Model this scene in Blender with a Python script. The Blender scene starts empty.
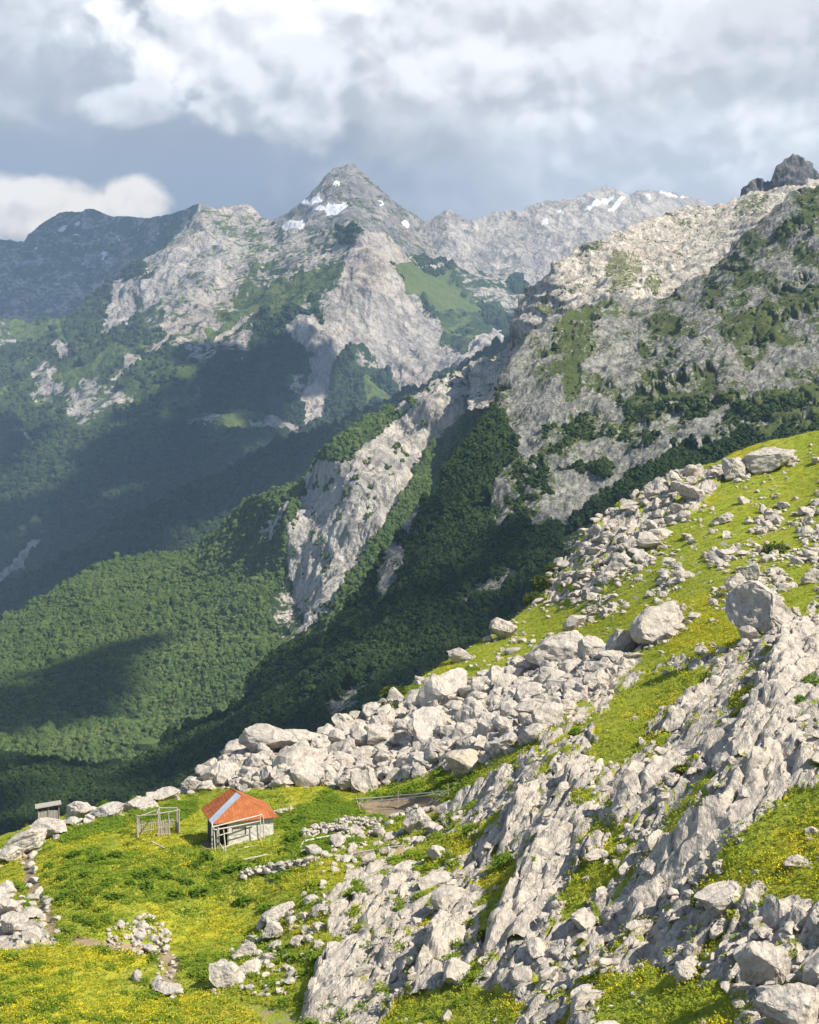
import bpy, bmesh, math, random
import numpy as np
from mathutils import Vector, Matrix

rng = np.random.default_rng(11)
random.seed(11)
SC = bpy.context.scene
COL = SC.collection

# ------------------------------------------------------------------ camera
F, CX, CY = 1528.0, 409.5, 512.0
TH = math.radians(6.8)
CT, ST = math.cos(TH), math.sin(TH)


def at(px, py, Y):
    """world point seen towards (px, py) at forward distance Y metres"""
    px = np.asarray(px, float); py = np.asarray(py, float)
    u = (CY - py) / F
    ry = CT + u * ST
    s = Y / ry
    return np.stack([(px - CX) / F * s, ry * s, (-ST + u * CT) * s], -1)


cam = bpy.data.objects.new('camera', bpy.data.cameras.new('camera'))
COL.objects.link(cam)
cam.data.sensor_fit = 'VERTICAL'
cam.data.sensor_height = 36.0
cam.data.sensor_width = 36.0 * 819 / 1024
cam.data.lens = F / 1024 * 36.0
cam.data.clip_start = 0.5
cam.data.clip_end = 60000
cam.rotation_euler = (math.pi / 2 - TH, 0, 0)
SC.camera = cam

SUN_AZ, SUN_EL = math.radians(116), math.radians(49)
SUN = np.array([math.cos(SUN_EL) * math.sin(SUN_AZ), math.cos(SUN_EL) * math.cos(SUN_AZ), math.sin(SUN_EL)])

# ------------------------------------------------------------------ noise
_PERM = np.concatenate([rng.permutation(256)] * 3).astype(np.int32)
_G = rng.normal(size=(256, 3)); _G /= np.linalg.norm(_G, axis=1)[:, None]
_G = _G.astype(np.float32)


def perlin(p):
    p = np.asarray(p, np.float32)
    i = np.floor(p).astype(np.int32); f = p - i; i &= 255
    w = f * f * f * (f * (f * 6 - 15) + 10)
    out = 0
    for a in (0, 1):
        wa = w[..., 0] if a else 1 - w[..., 0]
        ha = _PERM[i[..., 0] + a]
        for b in (0, 1):
            wb = w[..., 1] if b else 1 - w[..., 1]
            hb = _PERM[(ha + i[..., 1] + b) & 255]
            for c in (0, 1):
                wc = w[..., 2] if c else 1 - w[..., 2]
                g = _G[_PERM[(hb + i[..., 2] + c) & 255]]
                d = g[..., 0] * (f[..., 0] - a) + g[..., 1] * (f[..., 1] - b) + g[..., 2] * (f[..., 2] - c)
                out = out + wa * wb * wc * d
    return out * 1.5


def fbm(p, octs=4, gain=0.5, lac=2.03):
    a, s, out = 1.0, 1.0, 0
    for k in range(octs):
        out = out + a * perlin(p * s + 17.3 * k)
        a *= gain; s *= lac
    return out


def ridged(p, octs=4, gain=0.5, lac=2.03):
    a, s, out, n = 1.0, 1.0, 0, 0
    for k in range(octs):
        out = out + a * (1 - np.abs(perlin(p * s + 31.7 * k)) * 2)
        n += a; a *= gain; s *= lac
    return out / n


def sstep(a, b, x):
    t = np.clip((x - a) / (b - a), 0, 1)
    return t * t * (3 - 2 * t)


def worley(u, v, seed=0):
    """2-D cells: distance to the border (F2-F1), and three random numbers of the cell"""
    iu, iv = np.floor(u).astype(np.int64), np.floor(v).astype(np.int64)
    f1 = np.full(u.shape, 9.0); f2 = f1.copy(); cid = np.zeros(u.shape, np.int64); lu = np.zeros(u.shape); lv = np.zeros(u.shape)
    for a in (-1, 0, 1):
        for b in (-1, 0, 1):
            h = ((iu + a) * 73856093 ^ (iv + b) * 19349663 ^ seed * 83492791) & 0xffffff
            h = (h * 1103515245 + 12345) & 0x7fffffff
            du = iu + a + ((h >> 3) & 1023) / 1023.0 - u; dv = iv + b + ((h >> 13) & 1023) / 1023.0 - v
            d = np.sqrt(du * du + dv * dv)
            n = d < f1
            f2 = np.where(n, f1, np.minimum(f2, d)); cid = np.where(n, h, cid); lu = np.where(n, -du, lu); lv = np.where(n, -dv, lv); f1 = np.where(n, d, f1)
    r = np.stack([((cid * k) >> 7 & 1023) / 1023.0 - .5 for k in (1, 7, 13)], -1)
    return f2 - f1, r, lu, lv


def inside(poly, x, y):
    poly = np.asarray(poly, float)
    r = np.zeros(np.shape(x), bool)
    x0, y0 = poly[-1]
    m = (x >= poly[:, 0].min()) & (x <= poly[:, 0].max()) & (y >= poly[:, 1].min()) & (y <= poly[:, 1].max())
    xs, ys = x[m], y[m]
    q = np.zeros(xs.shape, bool)
    for x1, y1 in poly:
        if y0 != y1:
            c = ((ys < y0) != (ys < y1)) & (xs < (x1 - x0) * (ys - y0) / (y1 - y0) + x0)
            q ^= c
        x0, y0 = x1, y1
    r[m] = q
    return r


def ragged_inside(poly, X, Y, rx, ry, lx, ly, seed):
    p = np.asarray(poly, float); mx, my = rx * 2.2, ry * 2.2
    m = (X > p[:, 0].min() - mx) & (X < p[:, 0].max() + mx) & (Y > p[:, 1].min() - my) & (Y < p[:, 1].max() + my)
    r = np.zeros(X.shape, bool)
    xs, ys = X[m], Y[m]
    q = np.stack([xs / lx, ys / ly, xs * 0 + seed], -1)
    r[m] = inside(poly, xs + rx * fbm(q, 4, .6), ys + ry * fbm(q + 40.5, 4, .6))
    return r


# ------------------------------------------------------------------ objects
def tag(o, label=None, cat=None, group=None, kind=None):
    if label: o['label'] = label
    if cat: o['category'] = cat
    if group: o['group'] = group
    if kind: o['kind'] = kind
    return o


def mesh_np(name, V, Fc, mat=None, smooth=False):
    """mesh from arrays: V (n,3), Fc (m,k) all faces with k corners"""
    me = bpy.data.meshes.new(name)
    V = np.ascontiguousarray(V, np.float32); Fc = np.ascontiguousarray(Fc, np.int32)
    me.vertices.add(len(V)); me.vertices.foreach_set('co', V.ravel())
    m, k = Fc.shape
    me.loops.add(m * k); me.loops.foreach_set('vertex_index', Fc.ravel())
    me.polygons.add(m); me.polygons.foreach_set('loop_start', np.arange(0, m * k, k, dtype=np.int32))
    me.update(calc_edges=True)
    me.validate()
    me.polygons.foreach_set('use_smooth', np.full(len(me.polygons), smooth))
    if mat: me.materials.append(mat)
    return me


def link(name, me, parent=None):
    o = bpy.data.objects.new(name, me)
    COL.objects.link(o)
    if parent is not None: o.parent = parent
    return o


def set_attr(me, name, rgba):
    a = me.color_attributes.new(name, 'FLOAT_COLOR', 'POINT')
    a.data.foreach_set('color', np.ascontiguousarray(rgba, np.float32).ravel())


# ------------------------------------------------------------------ nodes
class NT:
    def __init__(s, tree):
        s.t = tree; s.n = tree.nodes; s.l = tree.links

    def node(s, typ, **kw):
        n = s.n.new(typ)
        for k, v in kw.items(): setattr(n, k, v)
        return n

    def put(s, sock, v):
        if v is None: return
        if hasattr(v, 'is_output') or isinstance(v, bpy.types.NodeSocket): s.l.new(v, sock)
        elif isinstance(v, (tuple, list)):
            if len(v) == 3 and sock.type == 'RGBA': v = (*v, 1)
            sock.default_value = v
        else: sock.default_value = v

    def math(s, op, a, b=None, c=None, clamp=False):
        n = s.node('ShaderNodeMath', operation=op, use_clamp=clamp)
        s.put(n.inputs[0], a); s.put(n.inputs[1], b); s.put(n.inputs[2], c)
        return n.outputs[0]

    def vmath(s, op, a, b=None):
        n = s.node('ShaderNodeVectorMath', operation=op)
        s.put(n.inputs[0], a); s.put(n.inputs[1], b)
        return n.outputs[0]

    def noise(s, vec, scale, detail=5, rough=0.55, dist=0.0):
        n = s.node('ShaderNodeTexNoise')
        s.put(n.inputs['Vector'], vec); n.inputs['Scale'].default_value = scale
        n.inputs['Detail'].default_value = detail; n.inputs['Roughness'].default_value = rough
        n.inputs['Distortion'].default_value = dist
        return n.outputs[0]

    def vor(s, vec, scale, feature='F1', rnd=1.0):
        n = s.node('ShaderNodeTexVoronoi', feature=feature)
        s.put(n.inputs['Vector'], vec); n.inputs['Scale'].default_value = scale
        n.inputs['Randomness'].default_value = rnd
        return n

    def step(s, v, a, b, lo=0.0, hi=1.0):
        n = s.node('ShaderNodeMapRange', interpolation_type='SMOOTHSTEP')
        s.put(n.inputs[0], v)
        for k, q in ((1, a), (2, b), (3, lo), (4, hi)): s.put(n.inputs[k], q)
        return n.outputs[0]

    def mix(s, f, a, b, blend='MIX'):
        n = s.node('ShaderNodeMix', data_type='RGBA', blend_type=blend)
        s.put(n.inputs[0], f); s.put(n.inputs[6], a); s.put(n.inputs[7], b)
        return n.outputs[2]

    def mul3(s, vec, v):
        return s.vmath('MULTIPLY', vec, v)


def new_mat(name):
    m = bpy.data.materials.new(name); m.use_nodes = True
    t = NT(m.node_tree); b = t.n['Principled BSDF']
    b.inputs['Specular IOR Level'].default_value = 0.15
    b.inputs['Roughness'].default_value = 0.9
    return m, t, b


def pos(t):
    return t.node('ShaderNodeNewGeometry').outputs['Position']


def bump(t, b, h, strength, dist):
    n = t.node('ShaderNodeBump')
    n.inputs['Strength'].default_value = strength; n.inputs['Distance'].default_value = dist
    t.put(n.inputs['Height'], h)
    t.l.new(n.outputs[0], b.inputs['Normal'])


def mountain_mat(name, L, forest=((.022, .043, .013), (.045, .075, .02)), rock=((.52, .47, .405), (.33, .305, .275)),
                 grass=((.085, .125, .03), (.13, .16, .045)), ochre=(.46, .36, .26), bump_k=1.0, ragged=0.55):
    """L: metres of the larger texture feature"""
    m, t, b = new_mat(name)
    P = pos(t)
    at_ = t.node('ShaderNodeAttribute', attribute_name='cover')
    sep = t.node('ShaderNodeSeparateColor'); t.l.new(at_.outputs['Color'], sep.inputs[0])
    r, g, s_ = sep.outputs[0], sep.outputs[1], at_.outputs['Alpha']
    n1 = t.noise(P, 1.0 / L, 8, 0.62)
    n2 = t.noise(P, 4.0 / L, 6, 0.6)
    n3 = t.noise(t.mul3(P, (1, 1, 0.28)), 3.2 / L, 7, 0.65, 0.4)
    n4 = t.noise(P, 15.0 / L, 4, .6)
    n5 = t.noise(t.vmath('ADD', P, (L * 31, L * 7, 0)), 5.0 / L, 6, .65)
    def spread(*ws):
        r = None
        for nz, k in ws:
            v = t.math('MULTIPLY', t.math('SUBTRACT', nz, .5), k * ragged * 2)
            r = v if r is None else t.math('ADD', r, v)
        return r
    fcol = t.mix(t.step(n2, .3, .7), forest[0], forest[1])
    fcol = t.mix(t.step(t.noise(P, 0.35 / L, 4), .4, .65), fcol, t.mix(.5, fcol, grass[0]))
    rcol = t.mix(t.step(n3, .36, .64), rock[1], rock[0])
    rcol = t.mix(t.math('MULTIPLY', t.step(t.noise(P, .6 / L, 4), .5, .7), .45), rcol, ochre)
    # joints and clefts in the rock: thin dark lines, mostly upright
    for sc, zz, k in ((2.2, .3, .6), (6.5, .4, .45)):
        cl = t.math('ABSOLUTE', t.math('SUBTRACT', t.noise(t.mul3(P, (1, 1, zz)), sc / L, 4, .6, .3), .5))
        rcol = t.mix(t.math('MULTIPLY', t.step(cl, .0, .045, 1.0, .0), k), rcol, tuple(c * .45 for c in rock[1]))
    gcol = t.mix(t.step(n5, .3, .7), grass[0], grass[1])
    gf = t.step(t.math('ADD', g, spread((n5, .9), (n4, .7))), .42, .58)
    col = t.mix(gf, fcol, gcol)
    rf = t.step(t.math('ADD', r, spread((n2, .9), (n4, .8), (n1, .4))), .43, .57)
    col = t.mix(rf, col, rcol)
    col = t.mix(t.step(t.math('ADD', s_, t.math('MULTIPLY', t.math('SUBTRACT', n2, .5), .5)), .45, .55), col, (.82, .83, .85))
    t.put(b.inputs['Base Color'], col)
    h = t.math('ADD', t.math('MULTIPLY', n3, 1.0), t.math('MULTIPLY', t.noise(P, 12.0 / L, 5, .65), .5))
    bump(t, b, h, 1.0, L * .13 * bump_k)
    return m


# ------------------------------------------------------------------ terrain sheets
def tps(ctrl, lam=1e-4):
    c = np.array(ctrl, float)
    xy = c[:, :2] / 100.0; v = 1.0 / c[:, 2]
    n = len(c); sc = v.mean(); v = v / sc
    def U(d2): return 0.5 * d2 * np.log(d2 + 1e-9)
    K = U(((xy[:, None] - xy[None]) ** 2).sum(-1)) + lam * np.eye(n)
    Pm = np.c_[np.ones(n), xy]
    A = np.block([[K, Pm], [Pm.T, np.zeros((3, 3))]])
    w = np.linalg.solve(A, np.r_[v, 0, 0, 0])
    lo, hi = v.min() * .8, v.max() * 1.25
    def f(px, py):
        q = np.stack([px, py], -1).reshape(-1, 2) / 100.0
        out = w[n] + q @ w[n + 1:]
        for i in range(n):
            out = out + w[i] * U(((q - xy[i]) ** 2).sum(-1))
        return 1.0 / (np.clip(out, lo, hi).reshape(np.shape(px)) * sc)
    return f


class Sheet:
    """a mountain side laid between its crest line and its foot, with a back slope behind the crest"""
    def __init__(s, crest, foot, ctrl, dx, dy, x0=-320, x1=1140, jit=2.0, jl=14.0, back=1.0, nback=10, lam=1e-3):
        crest = np.array(crest, float); foot = np.array(foot, float)
        s.x0, s.dx = x0, dx
        cols = np.arange(x0, x1 + .1, dx)
        cy = np.interp(cols, crest[:, 0], crest[:, 1])
        one = np.stack([cols / jl, cols * 0 + s.x0 * .37 + crest[0, 1], cols * 0 + 3.1], -1)
        cy = cy + jit * fbm(one, 5, .55)
        fy = np.maximum(np.interp(cols, foot[:, 0], foot[:, 1]), cy + 4)
        n = int(np.ceil((fy - cy).max() / dy)) + 1
        v = np.linspace(0, 1, n)[:, None]
        s.PX = np.broadcast_to(cols, (n, len(cols))).copy()
        s.PY = cy + (fy - cy) * v
        s.cy, s.fy, s.n = cy, fy, n
        s.Y = tps(ctrl, lam)(s.PX, s.PY)
        s.P = at(s.PX, s.PY, s.Y)
        s.back, s.nback = back, nback
        s.cover = np.zeros(s.PX.shape + (4,), np.float32)

    def normals(s):
        du = np.gradient(s.P, axis=1); dv = np.gradient(s.P, axis=0)
        N = np.cross(du, -dv); s.area = np.linalg.norm(N, axis=-1)
        return N / (s.area[..., None] + 1e-9)

    def displace(s, d, along=None):
        s.P = s.P + (s.normals() if along is None else along) * d[..., None]

    def paint(s, ch, poly, val=1.0, rag=6.0, rl=18.0, seed=0.0, keep=False):
        m = ragged_inside(poly, s.PX, s.PY, rag, rag, rl, rl, seed + len(poly) * 1.7)
        if not keep: s.cover[m] = 0
        s.cover[m, ch] = val
        return m

    def build(s, name, mat, smooth=True):
        P = s.P
        rows = []
        c = P[0]
        d = c[:, :2] / np.linalg.norm(c[:, :2], axis=1)[:, None]
        dist = c[:, 1].mean() * .006 * s.back
        for k in range(s.nback, 0, -1):
            t = k / s.nback
            off = dist * s.nback * t
            rough = fbm(np.c_[c * (3.0 / dist / 6), np.full(len(c), 0)][:, :3] + k * .4, 3) * dist * .4 * min(1, k / 2)
            q = c.copy(); q[:, :2] += d * off
            q[:, 2] -= off * (.35 + .5 * t) - rough
            rows.append(q)
        allP = np.concatenate([np.array(rows), P], 0)
        cov = np.concatenate([np.broadcast_to(s.cover[0], (s.nback,) + s.cover[0].shape), s.cover], 0)
        R, C = allP.shape[:2]
        idx = np.arange(R * C).reshape(R, C)
        Fc = np.stack([idx[1:, :-1], idx[1:, 1:], idx[:-1, 1:], idx[:-1, :-1]], -1).reshape(-1, 4)
        me = mesh_np(name, allP.reshape(-1, 3), Fc, mat, smooth)
        set_attr(me, 'cover', cov.reshape(-1, 4))
        s.ob = link(name, me)
        return s.ob

    def ground(s, px, py):
        """surface point under picture coordinates of the undisplaced grid"""
        px = np.atleast_1d(np.asarray(px, float)); py = np.atleast_1d(np.asarray(py, float))
        u = np.clip((px - s.x0) / s.dx, 0, s.PX.shape[1] - 1.001)
        i = u.astype(int); fu = (u - i)
        cy = s.cy[i] * (1 - fu) + s.cy[i + 1] * fu; fy = s.fy[i] * (1 - fu) + s.fy[i + 1] * fu
        v = np.clip((py - cy) / (fy - cy), 0, 1) * (s.n - 1.001)
        j = v.astype(int); fv = v - j
        A = s.P
        r = (A[j, i] * ((1 - fu) * (1 - fv))[:, None] + A[j, i + 1] * (fu * (1 - fv))[:, None]
             + A[j + 1, i] * ((1 - fu) * fv)[:, None] + A[j + 1, i + 1] * (fu * fv)[:, None])
        return r

    def scatter(s, w, count):
        """count random surface points, weight w per grid vertex times true area"""
        s.normals()
        p = (w * np.minimum(s.area, np.percentile(s.area, 98))).ravel().astype(float)
        p[p < 0] = 0
        c = np.cumsum(p); k = np.searchsorted(c, rng.random(count) * c[-1])
        k = np.minimum(k, len(c) - 1)
        j, i = np.unravel_index(k, s.PX.shape)
        i2 = np.clip(i + 1, 0, s.PX.shape[1] - 1); j2 = np.clip(j + 1, 0, s.PX.shape[0] - 1)
        a, b = rng.random((2, count, 1))
        return s.P[j, i] + (s.P[j, i2] - s.P[j, i]) * a + (s.P[j2, i] - s.P[j, i]) * b, j, i


def ico(sub):
    bm = bmesh.new(); bmesh.ops.create_icosphere(bm, subdivisions=sub, radius=1)
    V = np.array([v.co[:] for v in bm.verts]); Fc = np.array([[v.index for v in f.verts] for f in bm.faces]); bm.free()
    return V, Fc


ICO = {k: ico(k) for k in (1, 2, 3, 4, 5)}


def merge(templates, P, S, yaw, which, tilt=None):
    """one vertex/face array: template[which[i]] scaled by S[i] (n,3), turned by yaw, moved to P"""
    Vs, Fs, off = [], [], 0
    for k, (V, Fc) in enumerate(templates):
        m = which == k
        if not m.any(): continue
        p, sc, a = P[m], S[m], yaw[m]
        X = V[None] * sc[:, None]
        if tilt is not None:
            b = tilt[m]; cb, sb = np.cos(b)[:, None], np.sin(b)[:, None]
            X = np.stack([X[..., 0] * cb + X[..., 2] * sb, X[..., 1], -X[..., 0] * sb + X[..., 2] * cb], -1)
        ca, sa = np.cos(a)[:, None], np.sin(a)[:, None]
        X = np.stack([X[..., 0] * ca - X[..., 1] * sa, X[..., 0] * sa + X[..., 1] * ca, X[..., 2]], -1) + p[:, None]
        n = len(p)
        Vs.append(X.reshape(-1, 3))
        Fs.append((Fc[None] + (np.arange(n) * len(V))[:, None, None] + off).reshape(-1, Fc.shape[1]))
        off += n * len(V)
    return np.concatenate(Vs), np.concatenate(Fs)

HAZE, EXPO = 4.6e-5, 0.78

# ================================================================== FAR MOUNTAINS
def world_noise(s, L, z=1.0):
    return s.P * np.array([1.0 / L, 1.0 / L, z / L])


def label_structure(o, label, cat='mountain'):
    tag(o, label, cat, kind='structure')


def z4(*pts):   # helper lists are picture outlines of the natural boundaries between forest, rock, grass and snow
    return [(230 + x / 2.73, 150 + y / 2.73) for x, y in pts]


def z3(*pts):
    return [(x / 2.73, 160 + y / 2.73) for x, y in pts]


# --- A: blue range far left
A = Sheet([(-340, 300), (-200, 225), (-120, 262), (-60, 250), (0, 241), (25, 240), (45, 222), (65, 212), (90, 211), (115, 216), (150, 219), (165, 217),
           (180, 210), (197, 202), (215, 209), (240, 225), (320, 245), (1140, 280)],
          [(-340, 420), (1140, 420)],
          [(-340, 300, 9800), (-60, 250, 9800), (90, 211, 9900), (197, 202, 9300), (320, 245, 9600), (-60, 330, 8900), (60, 330, 9000), (150, 270, 9400), (110, 250, 9600), (200, 330, 8700),
           (-340, 420, 8200), (100, 420, 8000), (400, 420, 8200), (1140, 300, 9800), (1140, 420, 8600)], 1.6, 1.6, jit=1.6, jl=16, x1=420)
A.displace(80 * (ridged(world_noise(A, 900, .3), 6, .55) - .5) + 30 * (ridged(world_noise(A, 210, .3), 4, .6) - .5) + 8 * fbm(world_noise(A, 160), 4))
A.cover[..., 1] = .48
A.cover[..., 0] = .44
for pg in (z3((160, 195), (178, 180), (186, 182), (170, 200)), z3((203, 180), (222, 172), (222, 182)), z3((202, 208), (220, 205), (218, 213)),
           z3((318, 210), (326, 207), (334, 224), (327, 226)), z3((200, 238), (214, 236), (212, 242)), z3((246, 383), (290, 350), (296, 356), (256, 388)),
           z3((284, 260), (294, 258), (292, 284), (284, 286)), z3((84, 242), (104, 238), (102, 246)), z3((432, 202), (442, 200), (440, 210))):
    A.paint(3, pg, rag=1.2, rl=5, keep=True)

# --- B: the pyramid peak
B = Sheet([(-340, 330), (200, 262), (230, 240), (255, 224), (275, 214), (292, 207), (303, 200), (320, 183), (333, 170), (343, 166), (352, 168), (370, 180), (395, 202), (425, 222),
           (470, 247), (540, 280), (1140, 330)],
          [(-340, 360), (1140, 360)],
          [(343, 166, 8700), (275, 214, 8600), (425, 222, 8800), (320, 225, 8000), (360, 215, 8050), (343, 200, 8250), (300, 260, 7600), (400, 260, 7700), (470, 247, 8700), (230, 240, 8500),
           (340, 320, 7300), (200, 320, 7800), (520, 330, 7900), (-340, 340, 9000), (1140, 340, 9000)], 1.4, 1.4, x0=150, x1=600, jit=1.2, jl=12)
B.displace(55 * (ridged(world_noise(B, 700, .4), 5) - .5) + 26 * (ridged(world_noise(B, 170, .3), 5, .6) - .55) + 10 * fbm(world_noise(B, 120), 4))
B.cover[..., 0] = .58
B.cover[..., 1] = .50
B.paint(0, z4((300, 60), (330, 55), (420, 130), (380, 120), (345, 130), (330, 90)), .9, rag=3)
for pg in (z4((110, 240), (150, 192), (205, 196), (205, 222), (150, 240)), z4((190, 142), (240, 122), (250, 128), (215, 150)), z4((212, 168), (305, 150), (322, 164), (268, 180), (262, 168), (218, 178)),
           z4((278, 92), (290, 82), (302, 96), (284, 100)), z4((392, 148), (402, 146), (416, 162), (406, 166)), z4((468, 200), (476, 198), (488, 212), (480, 214)),
           z4((300, 150), (316, 148), (318, 162))):
    B.paint(3, pg, rag=2.2, rl=7, keep=True)

# --- C: pale bare range on the right
C = Sheet([(-340, 330), (330, 285), (385, 262), (405, 238), (425, 222), (438, 213), (452, 211), (470, 219), (485, 215), (500, 213), (520, 213), (528, 205), (545, 201), (560, 200), (590, 193),
           (605, 187), (616, 190), (632, 193), (650, 192), (672, 191), (690, 196), (712, 205), (730, 207), (760, 215), (850, 235), (980, 205), (1140, 240)],
          [(-340, 420), (1140, 420)],
          [(425, 222, 8600), (520, 213, 8600), (605, 187, 9000), (700, 200, 9400), (1140, 240, 9400), (450, 250, 8300), (560, 230, 8500), (640, 220, 8700), (470, 300, 8000), (560, 300, 7800),
           (620, 260, 8200), (500, 345, 7400), (600, 345, 7300), (420, 340, 7400), (330, 300, 8400), (1140, 420, 8200), (300, 420, 7400)], 1.4, 1.4, x0=330, x1=1140, jit=2.0, jl=12)
C.displace(44 * (ridged(world_noise(C, 420, .3), 6) - .5) + 26 * (ridged(world_noise(C, 150, .25), 5, .6) - .55) + 10 * fbm(world_noise(C, 110, .5), 4))
C.cover[..., 0] = .85
C.cover[..., 1] = .2
C.paint(0, [(400, 268), (440, 262), (530, 285), (530, 360), (400, 360)], .36, rag=10)
C.cover[(C.cover[..., 0] < .4), 1] = .6
for pg in ([(584, 211), (592, 203), (604, 196), (616, 194), (610, 200), (600, 206), (590, 212)], [(607, 209), (616, 200), (624, 195), (626, 199), (614, 211)],
           [(541, 222), (548, 219), (547, 226), (541, 228)], [(555, 212), (562, 209), (560, 215)], [(640, 197), (652, 194), (650, 199)], [(654, 193), (672, 192), (690, 198), (680, 199)]):
    C.paint(3, pg, .55, rag=1.8, rl=6, keep=True)

# --- M: the forested massif with the pale buttress
M = Sheet([(-340, 372), (-200, 340), (-80, 310), (0, 318), (30, 322), (60, 323), (90, 303), (115, 285), (140, 262), (165, 240), (185, 218), (200, 209), (215, 211), (232, 206), (250, 211), (270, 221),
           (290, 234), (310, 231), (335, 227), (362, 224), (385, 234), (400, 247), (420, 257), (440, 262), (470, 262), (500, 271), (530, 292), (560, 310), (700, 330), (1140, 360)],
          [(-340, 760), (0, 640), (300, 480), (520, 372), (620, 400), (1140, 420)],
          [(-340, 372, 7200), (0, 318, 7000), (60, 323, 7000), (100, 297, 7400), (200, 209, 8000), (270, 221, 7900), (335, 227, 7100), (362, 224, 6750), (400, 247, 6900), (440, 262, 7400), (530, 292, 7500), (1140, 360, 8000),
           (340, 285, 6330), (309, 345, 6020), (300, 410, 5800), (350, 300, 6280), (380, 330, 6250), (430, 350, 6280), (400, 290, 6480), (450, 300, 6900), (480, 330, 6500), (365, 370, 6020), (380, 400, 5800), (440, 380, 5950),
           (270, 300, 6500), (240, 270, 7100), (180, 300, 6700), (120, 340, 6400), (60, 370, 6300), (150, 420, 5650), (230, 400, 5750), (260, 440, 5400), (0, 440, 5700), (40, 400, 6150), (75, 440, 5600), (100, 520, 5000), (0, 590, 4700), (20, 500, 5250),
           (300, 480, 4900), (520, 372, 5600), (-340, 700, 4700), (-200, 500, 5600), (1140, 420, 6500)], 1.15, 1.15, jit=2.2, jl=14, x1=760)
wr = np.clip(fbm(np.stack([M.PX / 60, M.PY / 60, M.PX * 0], -1), 3) + .5, 0, 1)
M.displace(78 * (ridged(world_noise(M, 520, .35), 6) - .5) + 10 * fbm(world_noise(M, 110), 3))
M.cover[..., 0] = np.where(M.PY < 430, .12 + .36 * sstep(.4, .9, wr), .08)
M.cover[..., 1] = np.where((M.PY > 300) & (M.PY < 420) & (M.PX < 200), .40, .18)
R = lambda pg, v=.8, rag=5: M.paint(0, pg, v, rag=rag)
G = lambda pg, v=.8, rag=6: M.paint(1, pg, v, rag=rag)
up = M.paint(0, [(140, 262), (185, 216), (200, 200), (232, 200), (270, 214), (290, 228), (335, 222), (352, 262), (325, 300), (303, 310), (285, 305), (262, 312), (235, 330), (205, 350), (180, 352), (160, 330), (165, 290)], .56, rag=8)
M.cover[up, 1] = .55
G(z4((60, 330), (150, 300), (330, 300), (310, 340), (240, 400), (100, 470), (0, 490), (0, 430)), .52, 12)
R(z4((50, 360), (200, 270), (320, 240), (330, 260), (220, 340), (100, 390)), .55, 6)
G(z4((410, 305), (480, 310), (600, 340), (690, 420), (640, 505), (580, 480), (500, 400)), .9, 5)
R(z4((420, 200), (470, 250), (520, 300), (480, 310), (410, 300)), .6, 4)
R(z4((500, 320), (620, 300), (740, 330), (760, 420), (720, 380), (640, 330)), .55, 5)
R([(354, 224), (378, 229), (402, 254), (412, 262), (384, 264), (413, 296), (442, 329), (470, 330), (501, 326), (505, 352), (470, 365), (435, 376), (420, 402), (401, 392), (388, 372), (376, 355), (362, 344), (343, 348), (332, 370),
   (329, 399), (325, 420), (306, 425), (298, 408), (310, 384), (309, 355), (285, 335), (303, 318), (322, 320), (338, 285), (346, 255)], .86, 3)
G(z4((550, 470), (620, 430), (720, 470), (690, 500), (640, 560), (590, 560)), .45, 6)
G(z4((345, 640), (380, 612), (430, 650), (435, 685), (370, 700)), .75, 3)
for q in (z3((420, 275), (455, 245), (520, 225), (548, 245), (505, 292), (450, 315)), z3((270, 460), (300, 400), (320, 340), (365, 320), (372, 400), (345, 440)), z3((380, 340), (450, 310), (452, 372), (385, 400)),
          z3((300, 600), (350, 540), (390, 545), (330, 605)), z3((405, 520), (470, 490), (440, 525)), z3((515, 415), (560, 370), (560, 395), (520, 420)), z3((485, 440), (505, 428), (500, 455)),
          z3((500, 510), (600, 480), (700, 425), (690, 445), (600, 495)), z3((40, 450), (60, 450), (88, 485), (76, 490)), z3((140, 510), (192, 500), (180, 550), (160, 530)), z3((108, 705), (150, 700), (148, 722), (118, 728)),
          z3((15, 680), (60, 720), (95, 770), (85, 785), (40, 730)), [(-20, 600), (0, 572), (22, 552), (45, 540), (46, 548), (30, 565), (5, 585)], z3((780, 585), (830, 578), (830, 600), (782, 600))):
    R(q, .75, 3)
for q in (z3((0, 420), (60, 440), (160, 450), (180, 480), (60, 500)), z3((150, 600), (240, 540), (330, 500), (330, 530), (200, 610)), z3((560, 470), (680, 400), (690, 425), (580, 500)),
          z3((600, 690), (700, 690), (720, 740), (640, 760)), z3((755, 610), (800, 590), (810, 615), (765, 630))):
    G(q, .6, 8)
R(z3((680, 710), (760, 700), (819, 720), (819, 745), (740, 735), (690, 730)), .55, 3)

rkM = sstep(.35, .75, M.cover[..., 0])
M.displace(rkM * (34 * (ridged(world_noise(M, 190, .22), 5, .6) - .58) + 12 * (ridged(world_noise(M, 60, .4), 4, .6) - .55)))

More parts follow.
